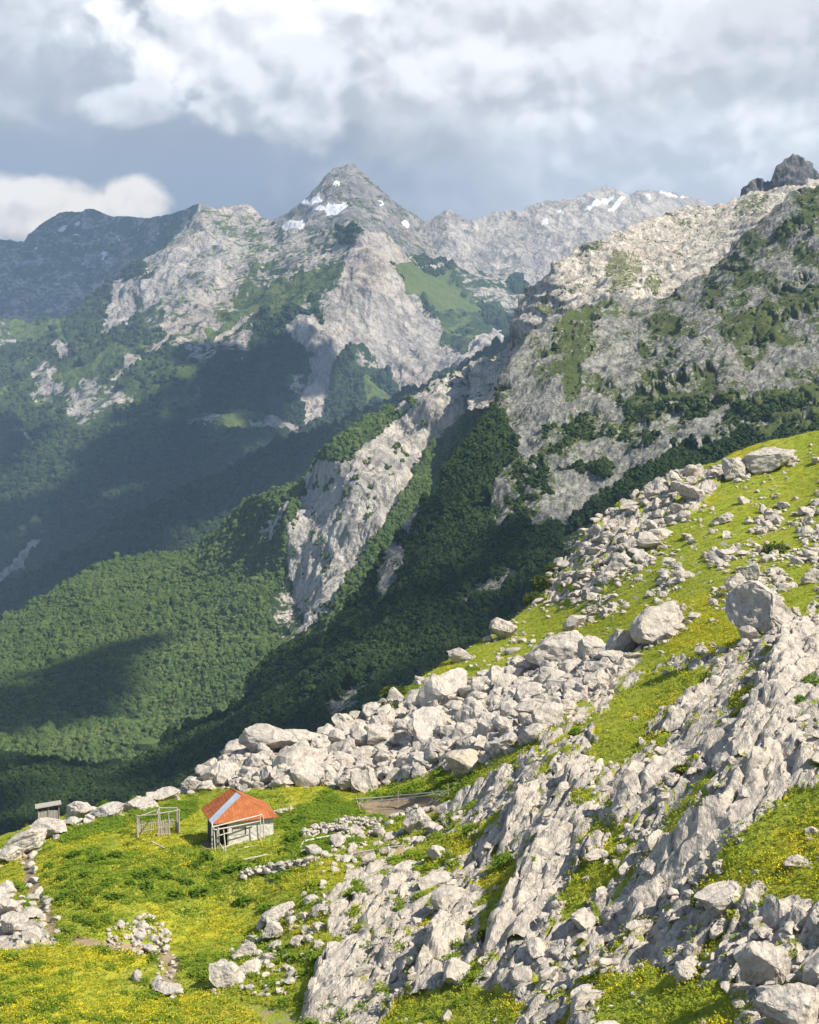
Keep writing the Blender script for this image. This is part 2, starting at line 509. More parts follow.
# --- N: dark wooded ridge
N = Sheet([(-340, 860), (-100, 655), (0, 586), (41, 572), (82, 545), (123, 524), (164, 497), (200, 480), (230, 466), (270, 447), (300, 435), (330, 422), (365, 410), (400, 398), (430, 385), (470, 362), (500, 345), (520, 332), (545, 318), (600, 300), (1140, 250)],
          [(-340, 960), (0, 690), (300, 540), (500, 420), (640, 420), (1140, 420)],
          [(-340, 860, 3700), (0, 586, 3900), (164, 497, 4100), (300, 435, 4200), (430, 385, 4300), (520, 332, 4400), (1140, 250, 4600), (-340, 960, 3300), (0, 690, 3350), (150, 560, 3700), (300, 500, 3900), (500, 400, 4050), (640, 420, 4000), (1140, 420, 4200)],
          1.5, 1.5, jit=1.2, jl=20, x1=760)
N.displace(45 * (ridged(world_noise(N, 420, .5), 4) - .5))
N.cover[..., 1] = .12
N.cover[..., 0] = .04

# --- P: sunlit wooded slope and the cliff spur
P_ = Sheet([(-340, 800), (-100, 668), (0, 622), (41, 598), (82, 573), (107, 561), (135, 553), (160, 550), (185, 547), (201, 536), (246, 505), (279, 487), (308, 474), (313, 464), (318, 456), (330, 447), (361, 424), (396, 402), (431, 383), (451, 373),
            (482, 361), (505, 354), (540, 345), (600, 330), (1140, 300)],
           [(-340, 960), (0, 800), (60, 800), (140, 800), (210, 770), (260, 730), (300, 690), (340, 630), (400, 560), (440, 500), (500, 440), (600, 420), (1140, 420)],
           [(-340, 800, 2500), (0, 622, 2600), (82, 573, 2680), (185, 547, 2700), (246, 505, 2560), (300, 477, 2440), (318, 456, 2320), (396, 402, 2480), (451, 373, 2560), (505, 354, 2680), (1140, 300, 3000),
            (283, 545, 2210), (276, 500, 2340), (268, 545, 2250), (300, 545, 2195), (292, 600, 2140), (340, 490, 2210), (350, 520, 2150), (345, 560, 2100), (390, 480, 2190), (400, 440, 2330), (430, 430, 2350), (420, 400, 2380), (460, 390, 2420), (480, 390, 2440), (330, 600, 2020), (320, 640, 1950),
            (250, 600, 2140), (260, 660, 1980), (230, 700, 1880), (150, 620, 2250), (60, 650, 2200), (130, 700, 1900), (0, 700, 1950), (60, 740, 1720), (0, 760, 1650), (150, 770, 1640), (0, 800, 1520), (200, 770, 1650), (-340, 960, 1500), (400, 560, 2090), (440, 500, 2230), (500, 440, 2380), (600, 420, 2400), (1140, 420, 2600)],
           1.1, 1.1, jit=1.5, jl=10, x1=760)
cl = [(316, 457), (311, 470), (303, 488), (293, 520), (284, 545), (281, 575), (290, 604), (300, 618), (318, 612), (335, 590), (348, 570), (380, 530), (396, 504), (415, 475), (427, 453), (445, 436), (463, 414), (478, 396), (490, 379), (508, 352), (482, 358), (451, 370), (431, 380), (408, 392),
      (412, 405), (398, 420), (384, 436), (366, 446), (350, 458), (336, 462), (326, 460)]
P_.cover[..., 0] = .02
P_.cover[..., 1] = .14
P_.paint(0, cl, .82, rag=4)
P_.paint(0, [(392, 404), (404, 398), (412, 405), (408, 415), (396, 413)], .8, rag=2)
P_.paint(0, [(264, 530), (282, 500), (290, 505), (276, 540), (266, 548)], .45, rag=4)
P_.paint(0, [(268, 610), (285, 560), (292, 600), (310, 620), (295, 645), (280, 640)], .45, rag=5)
P_.paint(1, [(240, 712), (262, 655), (285, 630), (312, 615), (312, 628), (285, 660), (262, 690), (250, 712)], .7, rag=4)
P_.paint(0, [(282, 648), (312, 612), (316, 616), (288, 652)], .7, rag=1.5)
P_.paint(1, [(40, 772), (70, 755), (120, 765), (110, 785), (60, 790)], .5, rag=6)
rk = P_.cover[..., 0] > .3
P_.displace(np.where(rk, 22 * (ridged(world_noise(P_, 70, .14), 6, .56) - .6), 14 * fbm(world_noise(P_, 160), 3)))

# --- S: pale limestone plateau with the dark cliff end
S_ = Sheet([(-340, 460), (505, 356), (513, 338), (516, 318), (520, 302), (526, 291), (540, 280), (550, 270), (562, 260), (580, 246), (600, 240), (620, 231), (640, 222), (660, 214), (685, 208), (700, 205), (725, 203), (742, 198), (758, 192), (770, 188), (800, 186), (840, 176), (1140, 130)],
           [(-340, 480), (500, 410), (1140, 400)],
           [(513, 340, 2433), (526, 291, 2433), (562, 260, 2398), (620, 231, 2515), (700, 205, 2808), (770, 188, 2925), (840, 176, 2983), (535, 330, 2258), (560, 300, 2258), (555, 270, 2340), (520, 330, 2293), (590, 290, 2269), (600, 262, 2351), (640, 270, 2328), (660, 290, 2223), (690, 240, 2527),
            (700, 275, 2246), (740, 225, 2574), (620, 300, 2164), (540, 360, 2164), (760, 230, 2457), (1140, 130, 3159), (1140, 400, 2340), (500, 410, 2164), (800, 400, 2106), (-340, 470, 2457)],
           1.1, 1.1, x0=470, jit=2.2, jl=9)
S_.cover[..., 0] = .70
S_.cover[..., 1] = .4
z8 = lambda *p: [(480 + x / 2.416, 140 + y / 2.416) for x, y in p]
for q, v in ((z8((310, 300), (360, 270), (395, 300), (370, 360), (310, 385)), .62), (z8((400, 340), (440, 330), (420, 385), (370, 385)), .6), (z8((470, 195), (520, 185), (530, 210), (480, 215)), .55), (z8((230, 270), (290, 240), (320, 270), (250, 290)), .45),
             (z8((140, 390), (210, 380), (200, 420), (130, 430)), .6), (z8((620, 150), (700, 130), (690, 170), (620, 200)), .5)):
    k = S_.paint(1, q, v, rag=9); S_.cover[k, 0] = .42
rk = S_.cover[..., 0] > .3
zs = S_.P[..., 2] + 14 * fbm(world_noise(S_, 140), 3)
ledge = (zs / 21.0 - np.floor(zs / 21.0))
S_.displace(np.where(rk, 12, 6) * (ridged(world_noise(S_, 62, .14), 5, .55) - .6) * 1.2 + np.where(rk, 7, 2) * (sstep(.0, .25, ledge) - ledge) + 3.2 * (ridged(world_noise(S_, 17, .35), 4, .6) - .5))

# --- T: the dark crag
T = Sheet([(690, 250), (728, 207), (736, 199), (741, 190), (748, 184), (753, 179), (760, 176), (766, 180), (771, 180), (775, 170), (780, 166), (786, 157), (792, 155), (797, 156), (803, 162), (809, 160), (815, 168), (822, 176), (840, 192), (870, 190), (900, 215)],
          [(690, 262), (900, 262)],
          [(736, 199, 3000), (758, 177, 3000), (790, 155, 3020), (822, 176, 3050), (758, 210, 2930), (790, 200, 2920), (770, 195, 2980), (820, 215, 2940), (690, 255, 3000), (900, 230, 3000), (790, 255, 2850)],
          .9, .9, x0=690, x1=900, jit=2.5, jl=6)
T.displace(26 * (ridged(world_noise(T, 60, .3), 5) - .5) + 6 * fbm(world_noise(T, 15), 3))
T.cover[..., 0] = .95

# --- Q: the big right-hand mountain and the dark wooded ravine below it
Q = Sheet([(-340, 800), (-100, 740), (0, 752), (53, 757), (85, 764), (103, 763), (135, 757), (164, 730), (205, 716), (225, 708), (246, 695), (262, 668), (282, 648), (300, 636), (322, 630), (342, 604), (358, 585), (382, 556), (410, 524), (428, 500), (442, 476), (460, 456), (476, 434), (487, 412), (495, 390),
           (502, 370), (516, 352), (530, 334), (545, 321), (565, 312), (583, 304), (600, 299), (621, 296), (645, 300), (662, 298), (675, 291), (687, 283), (700, 274), (712, 266), (725, 252), (737, 239), (750, 229), (761, 221), (775, 208), (786, 198), (800, 190), (819, 181), (900, 148), (1140, 90)],
          [(-340, 940), (0, 900), (120, 870), (260, 800), (400, 760), (520, 690), (600, 600), (700, 530), (819, 490), (1140, 440)],
          [(-340, 800, 1300), (0, 752, 1250), (103, 763, 1180), (164, 730, 1200), (246, 695, 1220), (316, 618, 1250), (396, 504, 1330), (463, 414, 1420), (502, 370, 1470), (545, 321, 1560), (662, 298, 1650), (737, 239, 1660), (819, 181, 1680), (1140, 90, 1700),
           (520, 400, 1400), (560, 380, 1400), (600, 400, 1340), (560, 450, 1230), (530, 480, 1200), (500, 500, 1190), (540, 520, 1130), (600, 490, 1150), (700, 380, 1310), (690, 330, 1440), (740, 300, 1470), (800, 300, 1420), (800, 240, 1540), (760, 360, 1330), (819, 400, 1200),
           (430, 520, 1240), (470, 460, 1300), (400, 600, 1120), (340, 690, 1010), (460, 600, 1060), (300, 720, 1000), (200, 780, 980), (60, 800, 1050), (0, 900, 860), (300, 790, 850), (400, 760, 850), (540, 640, 930), (600, 590, 980), (700, 500, 1040), (819, 460, 1060), (1140, 440, 1080), (-340, 940, 850)],
          1.0, 1.0, jit=2.6, jl=10)
rock_R = [(495, 380), (505, 362), (520, 335), (545, 312), (583, 296), (621, 288), (662, 290), (687, 275), (712, 258), (737, 230), (761, 212), (786, 190), (819, 172), (1200, 60), (1200, 440), (900, 425), (819, 412), (780, 418), (745, 430), (715, 442), (685, 440), (655, 455), (640, 480), (615, 480), (600, 495), (585, 512), (565, 530), (540, 535),
          (520, 522), (500, 518), (488, 500), (500, 470), (515, 440), (505, 418), (490, 402)]
Q.cover[..., 0] = .02
Q.cover[..., 1] = .05
nz = fbm(np.stack([Q.PX / 42, Q.PY / 26, Q.PX * 0], -1), 5, .62)
nz2 = fbm(np.stack([Q.PX / 16, Q.PY / 10, Q.PX * 0 + 9], -1), 4, .6)
mR = Q.paint(0, rock_R, .70, rag=6)
Q.cover[mR, 0] = np.clip(.54 - .55 * nz[mR] - .15 * nz2[mR], 0.05, .95)
Q.cover[mR, 1] = .78
for q in (z8((320, 640), (420, 560), (560, 560), (640, 640), (800, 600), (819, 640), (600, 680), (470, 640), (380, 680)), z8((160, 480), (230, 430), (300, 440), (260, 480)), z8((640, 480), (720, 350), (819, 340), (819, 400), (740, 420), (680, 500)), z8((600, 640), (819, 600), (819, 680), (700, 720), (600, 700)), z8((690, 230), (760, 170), (819, 150), (819, 200), (740, 250))):
    Q.paint(1, q, .66, rag=12)
    k = inside(q, Q.PX, Q.PY); Q.cover[k, 0] = np.maximum(Q.cover[k, 0], np.clip(.25 + .5 * nz2[k], 0, .5))
for q in (z8((660, 560), (700, 510), (735, 545), (720, 590), (670, 600)), z8((600, 560), (612, 548), (618, 580), (604, 584)), z8((440, 650), (490, 625), (510, 645), (450, 660)), z8((520, 680), (600, 640), (660, 600), (670, 620), (560, 690), (500, 720)),
          [(560, 512), (585, 488), (625, 460), (655, 440), (690, 425), (695, 432), (660, 455), (628, 480), (598, 500), (570, 525)], z8((100, 620), (200, 560), (210, 640), (120, 720)), z8((280, 520), (380, 470), (390, 540), (300, 560))):
    Q.paint(0, q, .85, rag=4)
for q, v in (([(375, 590), (385, 550), (402, 538), (408, 552), (395, 580), (380, 600)], .75), ([(402, 530), (412, 505), (424, 505), (420, 525), (408, 540)], .6), ([(455, 600), (478, 582), (510, 568), (530, 570), (500, 590), (470, 602)], .5),
             ([(325, 710), (340, 688), (360, 680), (375, 672), (372, 684), (350, 705), (330, 720)], .5), ([(415, 495), (440, 470), (450, 480), (430, 500)], .45), ([(560, 540), (600, 520), (590, 545), (565, 560)], .4), ([(490, 525), (500, 510), (512, 520), (500, 535)], .6)):
    Q.paint(0, q, v, rag=5)
Q.paint(3, [(462, 520), (467, 517), (471, 522), (466, 527), (462, 525)], 1.0, rag=.3)
rk = sstep(.2, .5, Q.cover[..., 0])
dip = np.stack([(Q.P[..., 0] * .8 + Q.P[..., 2] * .6) / 120, Q.P[..., 1] / 60, (Q.P[..., 2] * .8 - Q.P[..., 0] * .6) / 30], -1)
Q.displace(rk * (10 * (ridged(dip, 6, .55) - .55) + 3.5 * (ridged(world_noise(Q, 40, .5), 4, .6) - .55) + 2.8 * (ridged(dip * 4.3 + 9, 4, .6) - .55) + .8 * fbm(world_noise(Q, 6, .7), 3)) + (1 - rk) * 9 * fbm(world_noise(Q, 90), 4))

mm_far = mountain_mat('far_mountain_cover', 380)
mm_dark = mountain_mat('far_peak_cover', 300, rock=((.36, .33, .29), (.18, .175, .17)), grass=((.09, .105, .045), (.13, .135, .06)))
mm_mid = mountain_mat('wooded_mountain_cover', 110, rock=((.58, .535, .46), (.33, .31, .275)), grass=((.075, .115, .028), (.12, .155, .04)))
mm_near = mountain_mat('near_mountain_cover', 34, forest=((.018, .034, .011), (.038, .062, .018)), rock=((.345, .338, .29), (.168, .168, .148)), ochre=(.36, .345, .27), grass=((.06, .085, .025), (.095, .115, .035)), ragged=.75)  # rock colour darkened to stand in for thin cloud shade
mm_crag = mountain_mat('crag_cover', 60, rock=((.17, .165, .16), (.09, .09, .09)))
mm_pale = mountain_mat('plateau_cover', 46, rock=((.64, .58, .48), (.38, .345, .29)), grass=((.13, .15, .055), (.22, .21, .10)), ragged=.75)
label_structure(A.build('mountain_range', mm_far), 'long blue mountain range at the far left under the bright cloud')
label_structure(B.build('mountain_peak', mm_dark), 'pyramid shaped peak with snow patches, highest in the centre of the skyline')
label_structure(C.build('mountain_range', mm_far), 'bare pale grey range with small snow patches right of the pyramid peak')
label_structure(M.build('mountain', mm_far), 'wooded mountain with a pale pointed rock buttress in front of the pyramid peak')
label_structure(N.build('ridge', mm_mid), 'dark shaded forest ridge crossing the valley behind the sunlit slope', 'ridge')
label_structure(P_.build('mountain_spur', mm_mid), 'sunlit green forest slope ending in a tall pale cliff', 'mountain')
label_structure(S_.build('plateau', mm_pale), 'pale limestone plateau above the grey mountainside, ending in a dark cliff', 'mountain')
label_structure(T.build('crag', mm_crag), 'dark jagged crag sticking up behind the plateau at the upper right', 'crag')
label_structure(Q.build('mountain', mm_near), 'large grey rocky mountainside with scrub above the dark wooded ravine')

fl = mesh_np('valley_floor', np.array([[-9000, 60, -1150], [9000, 60, -1150], [9000, 11800, -1150], [-9000, 11800, -1150]]), np.array([[0, 1, 2, 3]]), mm_mid)
set_attr(fl, 'cover', np.zeros((4, 4)))
label_structure(link('valley_floor', fl), 'wooded valley floor far below the slopes', 'ground')

# ================================================================== FORESTS (too many to count: stuff)
def crown_templates(sub, n, rough):
    out = []
    for k in range(n):
        V, Fc = ICO[sub]
        q = V * 1.6 + 13.7 * k
        d = 1 + rough * fbm(q, 3, .7)
        X = V * d[:, None]
        X[:, 2] = X[:, 2] * rng.uniform(.85, 1.15) + .35
        out.append((X, Fc))
    return out


def foliage_mat(name, c0, c1, c2, sc, lk=7.0):
    m, t, b = new_mat(name)
    P = pos(t)
    n = t.noise(P, sc, 4, .6)
    n2 = t.noise(P, sc * .07, 3, .6)
    ti = t.node('ShaderNodeAttribute', attribute_name='tint').outputs['Fac']
    col = t.mix(t.math('ADD', t.math('MULTIPLY', t.step(n, .3, .7), .4), t.math('MULTIPLY', ti, .6)), c0, c1)
    col = t.mix(t.math('MULTIPLY', t.step(t.math('ADD', n2, t.math('MULTIPLY', t.math('SUBTRACT', ti, .5), .3)), .45, .7), .8), col, c2)
    lf = t.noise(P, sc * lk, 3, .7)
    col = t.mix(t.math('MULTIPLY', t.step(lf, .42, .62, 1.0, .0), .55), col, tuple(c * .4 for c in c0))  # shade in the gaps between leaves, painted in as dark noise
    t.put(b.inputs['Base Color'], col)
    bump(t, b, lf, 1.0, 1.2 / (sc * lk))
    return m


CT1, CT2, CT3 = crown_templates(1, 8, .5), crown_templates(2, 8, .6), crown_templates(3, 6, .55)


def forest(name, s, w, count, size, tmpl, mat, label, sig=.4):
    p, j, i = s.scatter(w, count)
    sz = size * rng.lognormal(-.1, sig, len(p))
    S = np.stack([sz, sz, sz * rng.uniform(.9, 1.35, len(p))], -1)
    wh = rng.integers(0, len(tmpl), len(p))
    V, Fc = merge(tmpl, p, S, rng.uniform(0, 6.28, len(p)), wh)
    me = mesh_np(name, V, Fc, mat)
    nv = np.array([len(tp[0]) for tp in tmpl])[wh]
    srt = np.argsort(wh, kind='stable')
    tint = np.clip(.5 + .28 * fbm(p / 45.0, 3) + rng.normal(0, .28, len(p)), 0, 1)
    tv = np.repeat(tint[srt], nv[srt])
    set_attr(me, 'tint', np.stack([tv, tv, tv, tv], -1))
    o = link(name, me)
    tag(o, label, 'forest', kind='stuff')
    return o


def fw(s, lo=.12, hi=.34):
    c = s.cover
    w = 1 - sstep(lo, hi, np.maximum(c[..., 0], c[..., 1] * .7))
    w[c[..., 3] > .3] = 0
    n = fbm(s.P / 60.0, 3)
    return w * (0.45 + .55 * sstep(-.35, .1, n))


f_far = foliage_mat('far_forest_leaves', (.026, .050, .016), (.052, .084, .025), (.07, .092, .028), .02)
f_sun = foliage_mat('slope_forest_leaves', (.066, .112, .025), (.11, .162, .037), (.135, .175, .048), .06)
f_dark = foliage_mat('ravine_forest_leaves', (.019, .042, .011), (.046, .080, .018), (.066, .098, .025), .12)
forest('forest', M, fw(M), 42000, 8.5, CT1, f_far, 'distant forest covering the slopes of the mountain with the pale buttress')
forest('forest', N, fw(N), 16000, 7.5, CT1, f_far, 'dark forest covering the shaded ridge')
wP = fw(P_)
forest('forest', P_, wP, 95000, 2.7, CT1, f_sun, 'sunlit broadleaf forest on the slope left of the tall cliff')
wc = (P_.cover[..., 0] > .5) * (fbm(P_.P / 30.0, 3) > .28)
forest('scrub', P_, wc.astype(float), 220, 2.4, CT2, f_sun, 'scattered scrub growing on the ledges of the tall pale cliff')
wQ = fw(Q) * (Q.PY > 375)
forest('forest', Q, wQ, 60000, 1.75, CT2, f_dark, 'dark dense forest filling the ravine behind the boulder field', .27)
ws = mR * (1 - sstep(.25, .5, Q.cover[..., 0])) * (.02 + .4 * (Q.PY > 400) + .6 * (Q.PY > 440))
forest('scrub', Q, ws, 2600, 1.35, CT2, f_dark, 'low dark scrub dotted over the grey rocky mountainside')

# ================================================================== NEAR HILLSIDE
FC = [(-340, 880), (-150, 850), (-60, 848), (0, 840), (30, 826), (60, 816), (120, 807), (190, 787), (220, 768), (240, 752), (265, 742), (290, 747), (330, 738), (370, 708), (400, 692), (450, 658), (500, 630), (530, 606),
      (543, 594), (552, 575), (562, 562), (575, 545), (590, 528), (615, 508), (640, 493), (665, 478), (690, 468), (715, 462), (735, 452), (760, 443), (790, 437), (819, 431), (900, 408), (1140, 330), (1500, 232)]
H_ = Sheet(FC, [(-340, 1150), (1140, 1150), (1500, 1150)],
           [(0, 840, 152), (60, 814, 160), (120, 807, 160), (190, 785, 168), (265, 742, 180), (330, 737, 182), (400, 690, 203), (450, 655, 218), (540, 598, 246), (560, 563, 256), (590, 526, 264), (640, 491, 270), (690, 466, 272), (760, 441, 274), (819, 430, 272), (900, 408, 270), (1140, 330, 260),
            (240, 850, 134), (160, 835, 141), (100, 880, 124), (20, 900, 126), (50, 960, 108), (0, 1000, 99), (200, 1010, 100), (150, 960, 110), (250, 930, 116), (300, 1010, 96), (330, 880, 119), (380, 830, 136), (350, 790, 153), (450, 770, 146), (430, 850, 121), (400, 950, 98),
            (480, 900, 101), (500, 800, 122), (560, 760, 120), (600, 700, 142), (560, 660, 187), (650, 640, 168), (700, 560, 207), (650, 720, 124), (620, 820, 99), (700, 740, 105), (770, 610, 152), (800, 700, 101), (819, 540, 202), (800, 800, 85), (740, 860, 81), (819, 900, 73),
            (800, 1000, 64), (650, 920, 83), (600, 1000, 76), (480, 1010, 84), (400, 1024, 88), (-250, 870, 165), (-200, 950, 130), (-250, 1100, 92), (1000, 400, 255), (1000, 700, 88), (1000, 1000, 54), (0, 1150, 80), (400, 1150, 71), (800, 1150, 52), (-340, 1150, 85), (1140, 1150, 42), (1140, 700, 75), (1500, 232, 235), (1500, 600, 80), (1500, 1150, 33)],
           1.15, 1.15, x0=-330, x1=1480, jit=1.0, jl=12, back=3.2, nback=16, lam=3e-3)
FIELD = [(186, 792), (205, 772), (230, 752), (245, 735), (270, 725), (300, 738), (340, 724), (390, 705), (430, 688), (480, 682), (520, 662), (560, 650), (600, 650), (640, 660), (610, 685), (575, 705), (545, 735), (515, 752), (470, 768), (420, 777), (370, 790), (300, 787), (260, 787), (220, 791)]
KARST = [(305, 1030), (312, 985), (335, 940), (322, 905), (345, 872), (395, 852), (440, 835), (470, 800), (515, 765), (545, 735), (575, 700), (610, 682), (660, 665), (700, 660), (745, 640), (790, 615), (1130, 520), (1480, 440), (1480, 1160), (290, 1160)]
OUT = [(543, 600), (552, 570), (565, 552), (592, 520), (625, 498), (665, 472), (690, 466), (722, 466), (716, 490), (690, 512), (668, 530), (655, 552), (628, 570), (604, 590), (570, 606)]
HOLES = [[(388, 862), (420, 845), (452, 832), (478, 828), (470, 846), (448, 866), (420, 876), (396, 874)], [(486, 862), (505, 850), (520, 858), (508, 876), (494, 892), (482, 888)], [(548, 826), (575, 815), (605, 820), (618, 838), (590, 845), (560, 834)],
         [(378, 1030), (392, 1005), (440, 990), (470, 985), (520, 1000), (510, 1030)], [(600, 720), (618, 690), (650, 672), (690, 668), (710, 668), (690, 690), (660, 715), (640, 745), (612, 765), (590, 760)], [(470, 765), (500, 745), (520, 750), (500, 768), (475, 778)],
         [(697, 888), (720, 862), (740, 830), (765, 812), (790, 795), (840, 780), (1130, 740), (1130, 900), (900, 925), (819, 912), (770, 910), (735, 902)], [(570, 860), (600, 862), (620, 880), (600, 885)], [(480, 920), (490, 900), (500, 925), (486, 945)],
         [(590, 990), (640, 970), (720, 985), (760, 1010), (700, 1030), (600, 1030)], [(668, 820), (700, 800), (715, 790), (708, 808), (680, 838)], [(570, 800), (590, 790), (600, 800), (585, 812)], [(560, 900), (575, 870), (585, 900), (570, 920)]]
c_ = H_.cover   # r rock, g bare soil, b flowers, a lush dark herbs
wide = fbm(np.stack([H_.PX / 70, H_.PY / 45, H_.PX * 0 + 2], -1), 4, .6)
fine = fbm(np.stack([H_.PX / 14, H_.PY / 9, H_.PX * 0 + 5], -1), 4, .6)
c_[..., 2] = np.clip(.45 + .7 * wide, 0, 1)
c_[..., 3] = np.clip(.25 + .5 * fine - .3 * wide, 0, 1)


def band(poly, rag=10, seed=0.):
    return ragged_inside(poly, H_.PX, H_.PY, rag, rag * .7, 22, 16, seed)


for poly, v in (([(0, 960), (90, 940), (150, 955), (120, 975), (60, 970), (0, 985)], .9), ([(-290, 930), (0, 945), (80, 985), (200, 1000), (290, 1010), (280, 1160), (-290, 1160)], .85), ([(60, 880), (180, 840), (220, 880), (150, 910), (80, 910)], .8),
                ([(0, 860), (60, 850), (130, 860), (90, 890), (0, 890)], .8), ([(700, 660), (640, 640), (700, 600), (760, 640)], 1.0), ([(395, 870), (480, 830), (470, 850), (420, 875)], .9), ([(720, 870), (819, 800), (1000, 760), (1000, 890), (819, 905)], .75),
                ([(420, 690), (540, 600), (819, 440), (1000, 380), (1000, 480), (819, 540), (560, 640)], .42)):
    c_[band(poly), 2] = v
for poly, v in (([(190, 850), (300, 800), (420, 790), (470, 775), (480, 785), (420, 810), (330, 850), (280, 880), (190, 862)], .55), ([(60, 830), (130, 815), (190, 800), (200, 815), (130, 830), (70, 845)], .6), ([(60, 860), (240, 845), (270, 870), (230, 900), (60, 905)], .48)):
    m = band(poly); c_[m, 3] = v; c_[m, 2] *= .45
c_[..., 3] *= np.where(H_.PX > 480, .35, 1)
strike = np.array([-.58, -.815, 0.0]); cross = np.array([.815, -.58, 0.0])
k_field = band(FIELD, 7)
k_karst = band(KARST, 10)
k_out = band(OUT, 9)
holes = np.zeros_like(k_karst)
for h in HOLES: holes |= band(h, 9)
rock_w = np.zeros(H_.PX.shape)
rock_w[k_karst & ~holes] = .80
rock_w[k_karst & ~holes & (fine > .45)] = .35
turf = fbm(np.stack([(H_.P * cross).sum(-1) / 3.2, (H_.P * strike).sum(-1) / 11.0, H_.P[..., 2] * 0 + 4], -1), 3, .55)
rock_w[k_karst & ~holes & (turf > .34)] = .12
rock_w[k_field] = .85
rock_w[k_out] = np.clip(.7 - .9 * fine[k_out], .1, .9)
up_stony = band([(560, 640), (600, 590), (640, 560), (700, 530), (819, 500), (1000, 470), (1000, 620), (819, 600), (740, 580), (700, 590), (640, 600)], 12)
rock_w[up_stony] = np.clip(.15 + .55 * fine[up_stony], 0, .8)
rock_w[band([(0, 895), (18, 905), (45, 930), (58, 942), (20, 950), (-60, 955), (-60, 890)], 5)] = .8
c_[..., 0] = rock_w
for poly, v in (([(355, 800), (385, 797), (430, 796), (450, 805), (430, 815), (390, 818), (362, 812)], .85), ([(345, 852), (360, 847), (402, 848), (405, 855), (350, 857)], .8), ([(22, 850), (32, 845), (38, 880), (48, 905), (60, 935), (50, 938), (36, 905), (24, 880)], .8),
                ([(75, 935), (110, 938), (160, 945), (178, 955), (182, 968), (172, 985), (150, 990), (165, 968), (158, 955), (110, 948), (70, 945)], .8), ([(240, 1000), (290, 1010), (310, 1030), (260, 1020)], .42), ([(196, 842), (215, 838), (222, 848), (205, 850)], .7),
                ([(255, 868), (275, 880), (292, 895), (262, 878)], .5)):
    m = band(poly, 4); c_[m, 1] = v; c_[m, 0] = 0; c_[m, 2] = 0; c_[m, 3] = 0
# relief
Wp = H_.P
sk = np.stack([(Wp * cross).sum(-1), (Wp * strike).sum(-1) * .35, Wp[..., 2] * .5], -1)
grow = sstep(.2, .7, rock_w)
smooth_edge = sstep(0, 26, H_.PY - H_.cy)
rel = .30 * fbm(Wp / 9.0, 3) + .06 * fbm(Wp / 1.2, 3)
rel = rel + (k_karst & ~holes) * (.55 * (ridged(sk / 4.2, 4, .5) - .52) + .12 * (ridged(sk / .9, 3) - .5))
bl = np.zeros(H_.PX.shape); kk = (k_karst | k_out) & ~holes & (rock_w > .15)
uu, vv = (Wp * cross).sum(-1)[kk], (Wp * strike).sum(-1)[kk]
wq_ = fbm(Wp[kk] / 3.0, 3) * .8
for su, sv_, dep, tl, rd in ((3.6, 8.5, .42, .75, .34), (1.3, 3.2, .24, .34, .16)):
    e_, r_, lu_c, lv_c = worley((uu + wq_) / su, (vv + wq_) / sv_, 3 + int(su * 10))
    bl[kk] += dep * (sstep(0, .2, e_) - .8) - tl * lu_c * (.7 + r_[:, 1]) + rd * r_[:, 0] + .3 * tl * lv_c * r_[:, 2]
rel = rel + bl
rel = rel + k_field * (.5 * (ridged(Wp / 3.0, 3) - .5)) + k_out * (1.5 * (ridged(Wp / 7.0, 4, .6) - .45))
rel = rel + c_[..., 3] * .25 * np.abs(fbm(Wp / .8, 3))
rel = rel - .12 * c_[..., 1]
H_.displace(rel, np.array([0, 0, 1.0]))

# hillside material: grass, flowers, herbs, soil, limestone
def limestone(t, P, rnd=None):
    n0 = t.noise(P, .35, 5, .6)
    n1 = t.noise(P, 1.6, 7, .65)
    sx = t.vmath('ADD', t.mul3(P, (1, .35, .5)), (0, 0, 0))
    n2 = t.noise(sx, 2.6, 6, .7, .8)
    col = t.mix(t.step(n1, .3, .7), (.40, .355, .295), (.56, .50, .415))
    col = t.mix(t.math('MULTIPLY', t.step(n0, .5, .75), .4), col, (.42, .36, .285))
    col = t.mix(t.math('MULTIPLY', t.step(n2, .56, .7), .55), col, (.20, .19, .175))
    for sc_, k_ in ((.8, .65), (2.4, .5)):
        cr = t.math('ABSOLUTE', t.math('SUBTRACT', t.noise(sx, sc_, 5, .62, .5), .5))
        col = t.mix(t.math('MULTIPLY', t.step(cr, .0, .018, 1.0, .0), k_), col, (.11, .105, .10))
    if rnd is not None:
        col = t.mix(t.math('MULTIPLY', rnd, .35), col, (.46, .43, .385))
    h = t.math('ADD', t.math('MULTIPLY', n2, .8), n1)
    return col, h


m_hill, t, b = new_mat('hillside_cover')
P = pos(t)
a_ = t.node('ShaderNodeAttribute', attribute_name='cover')
sp = t.node('ShaderNodeSeparateColor'); t.l.new(a_.outputs['Color'], sp.inputs[0])
rk_, so_, fl_, lu_ = sp.outputs[0], sp.outputs[1], sp.outputs[2], a_.outputs['Alpha']
n_a = t.noise(P, .22, 5, .6); n_b = t.noise(P, 1.1, 6, .62); n_c = t.noise(P, 5.5, 3, .6)
gr = t.mix(t.step(n_b, .3, .7), (.20, .255, .026), (.30, .335, .04))
gr = t.mix(t.math('MULTIPLY', t.step(n_a, .42, .68), .7), gr, (.31, .30, .055))
gr = t.mix(t.math('MULTIPLY', t.step(n_c, .45, .75), .25), gr, (.12, .18, .018))
gr = t.mix(t.step(t.math('ADD', lu_, t.math('MULTIPLY', t.math('SUBTRACT', n_b, .5), 1.2)), .5, .85), gr, t.mix(t.step(n_c, .35, .7), (.11, .19, .02), (.18, .265, .03)))
fl_n = t.math('ADD', t.math('MULTIPLY', t.noise(P, 4.2, 2, .8), .55), t.math('MULTIPLY', t.noise(P, .55, 4, .6), .55))
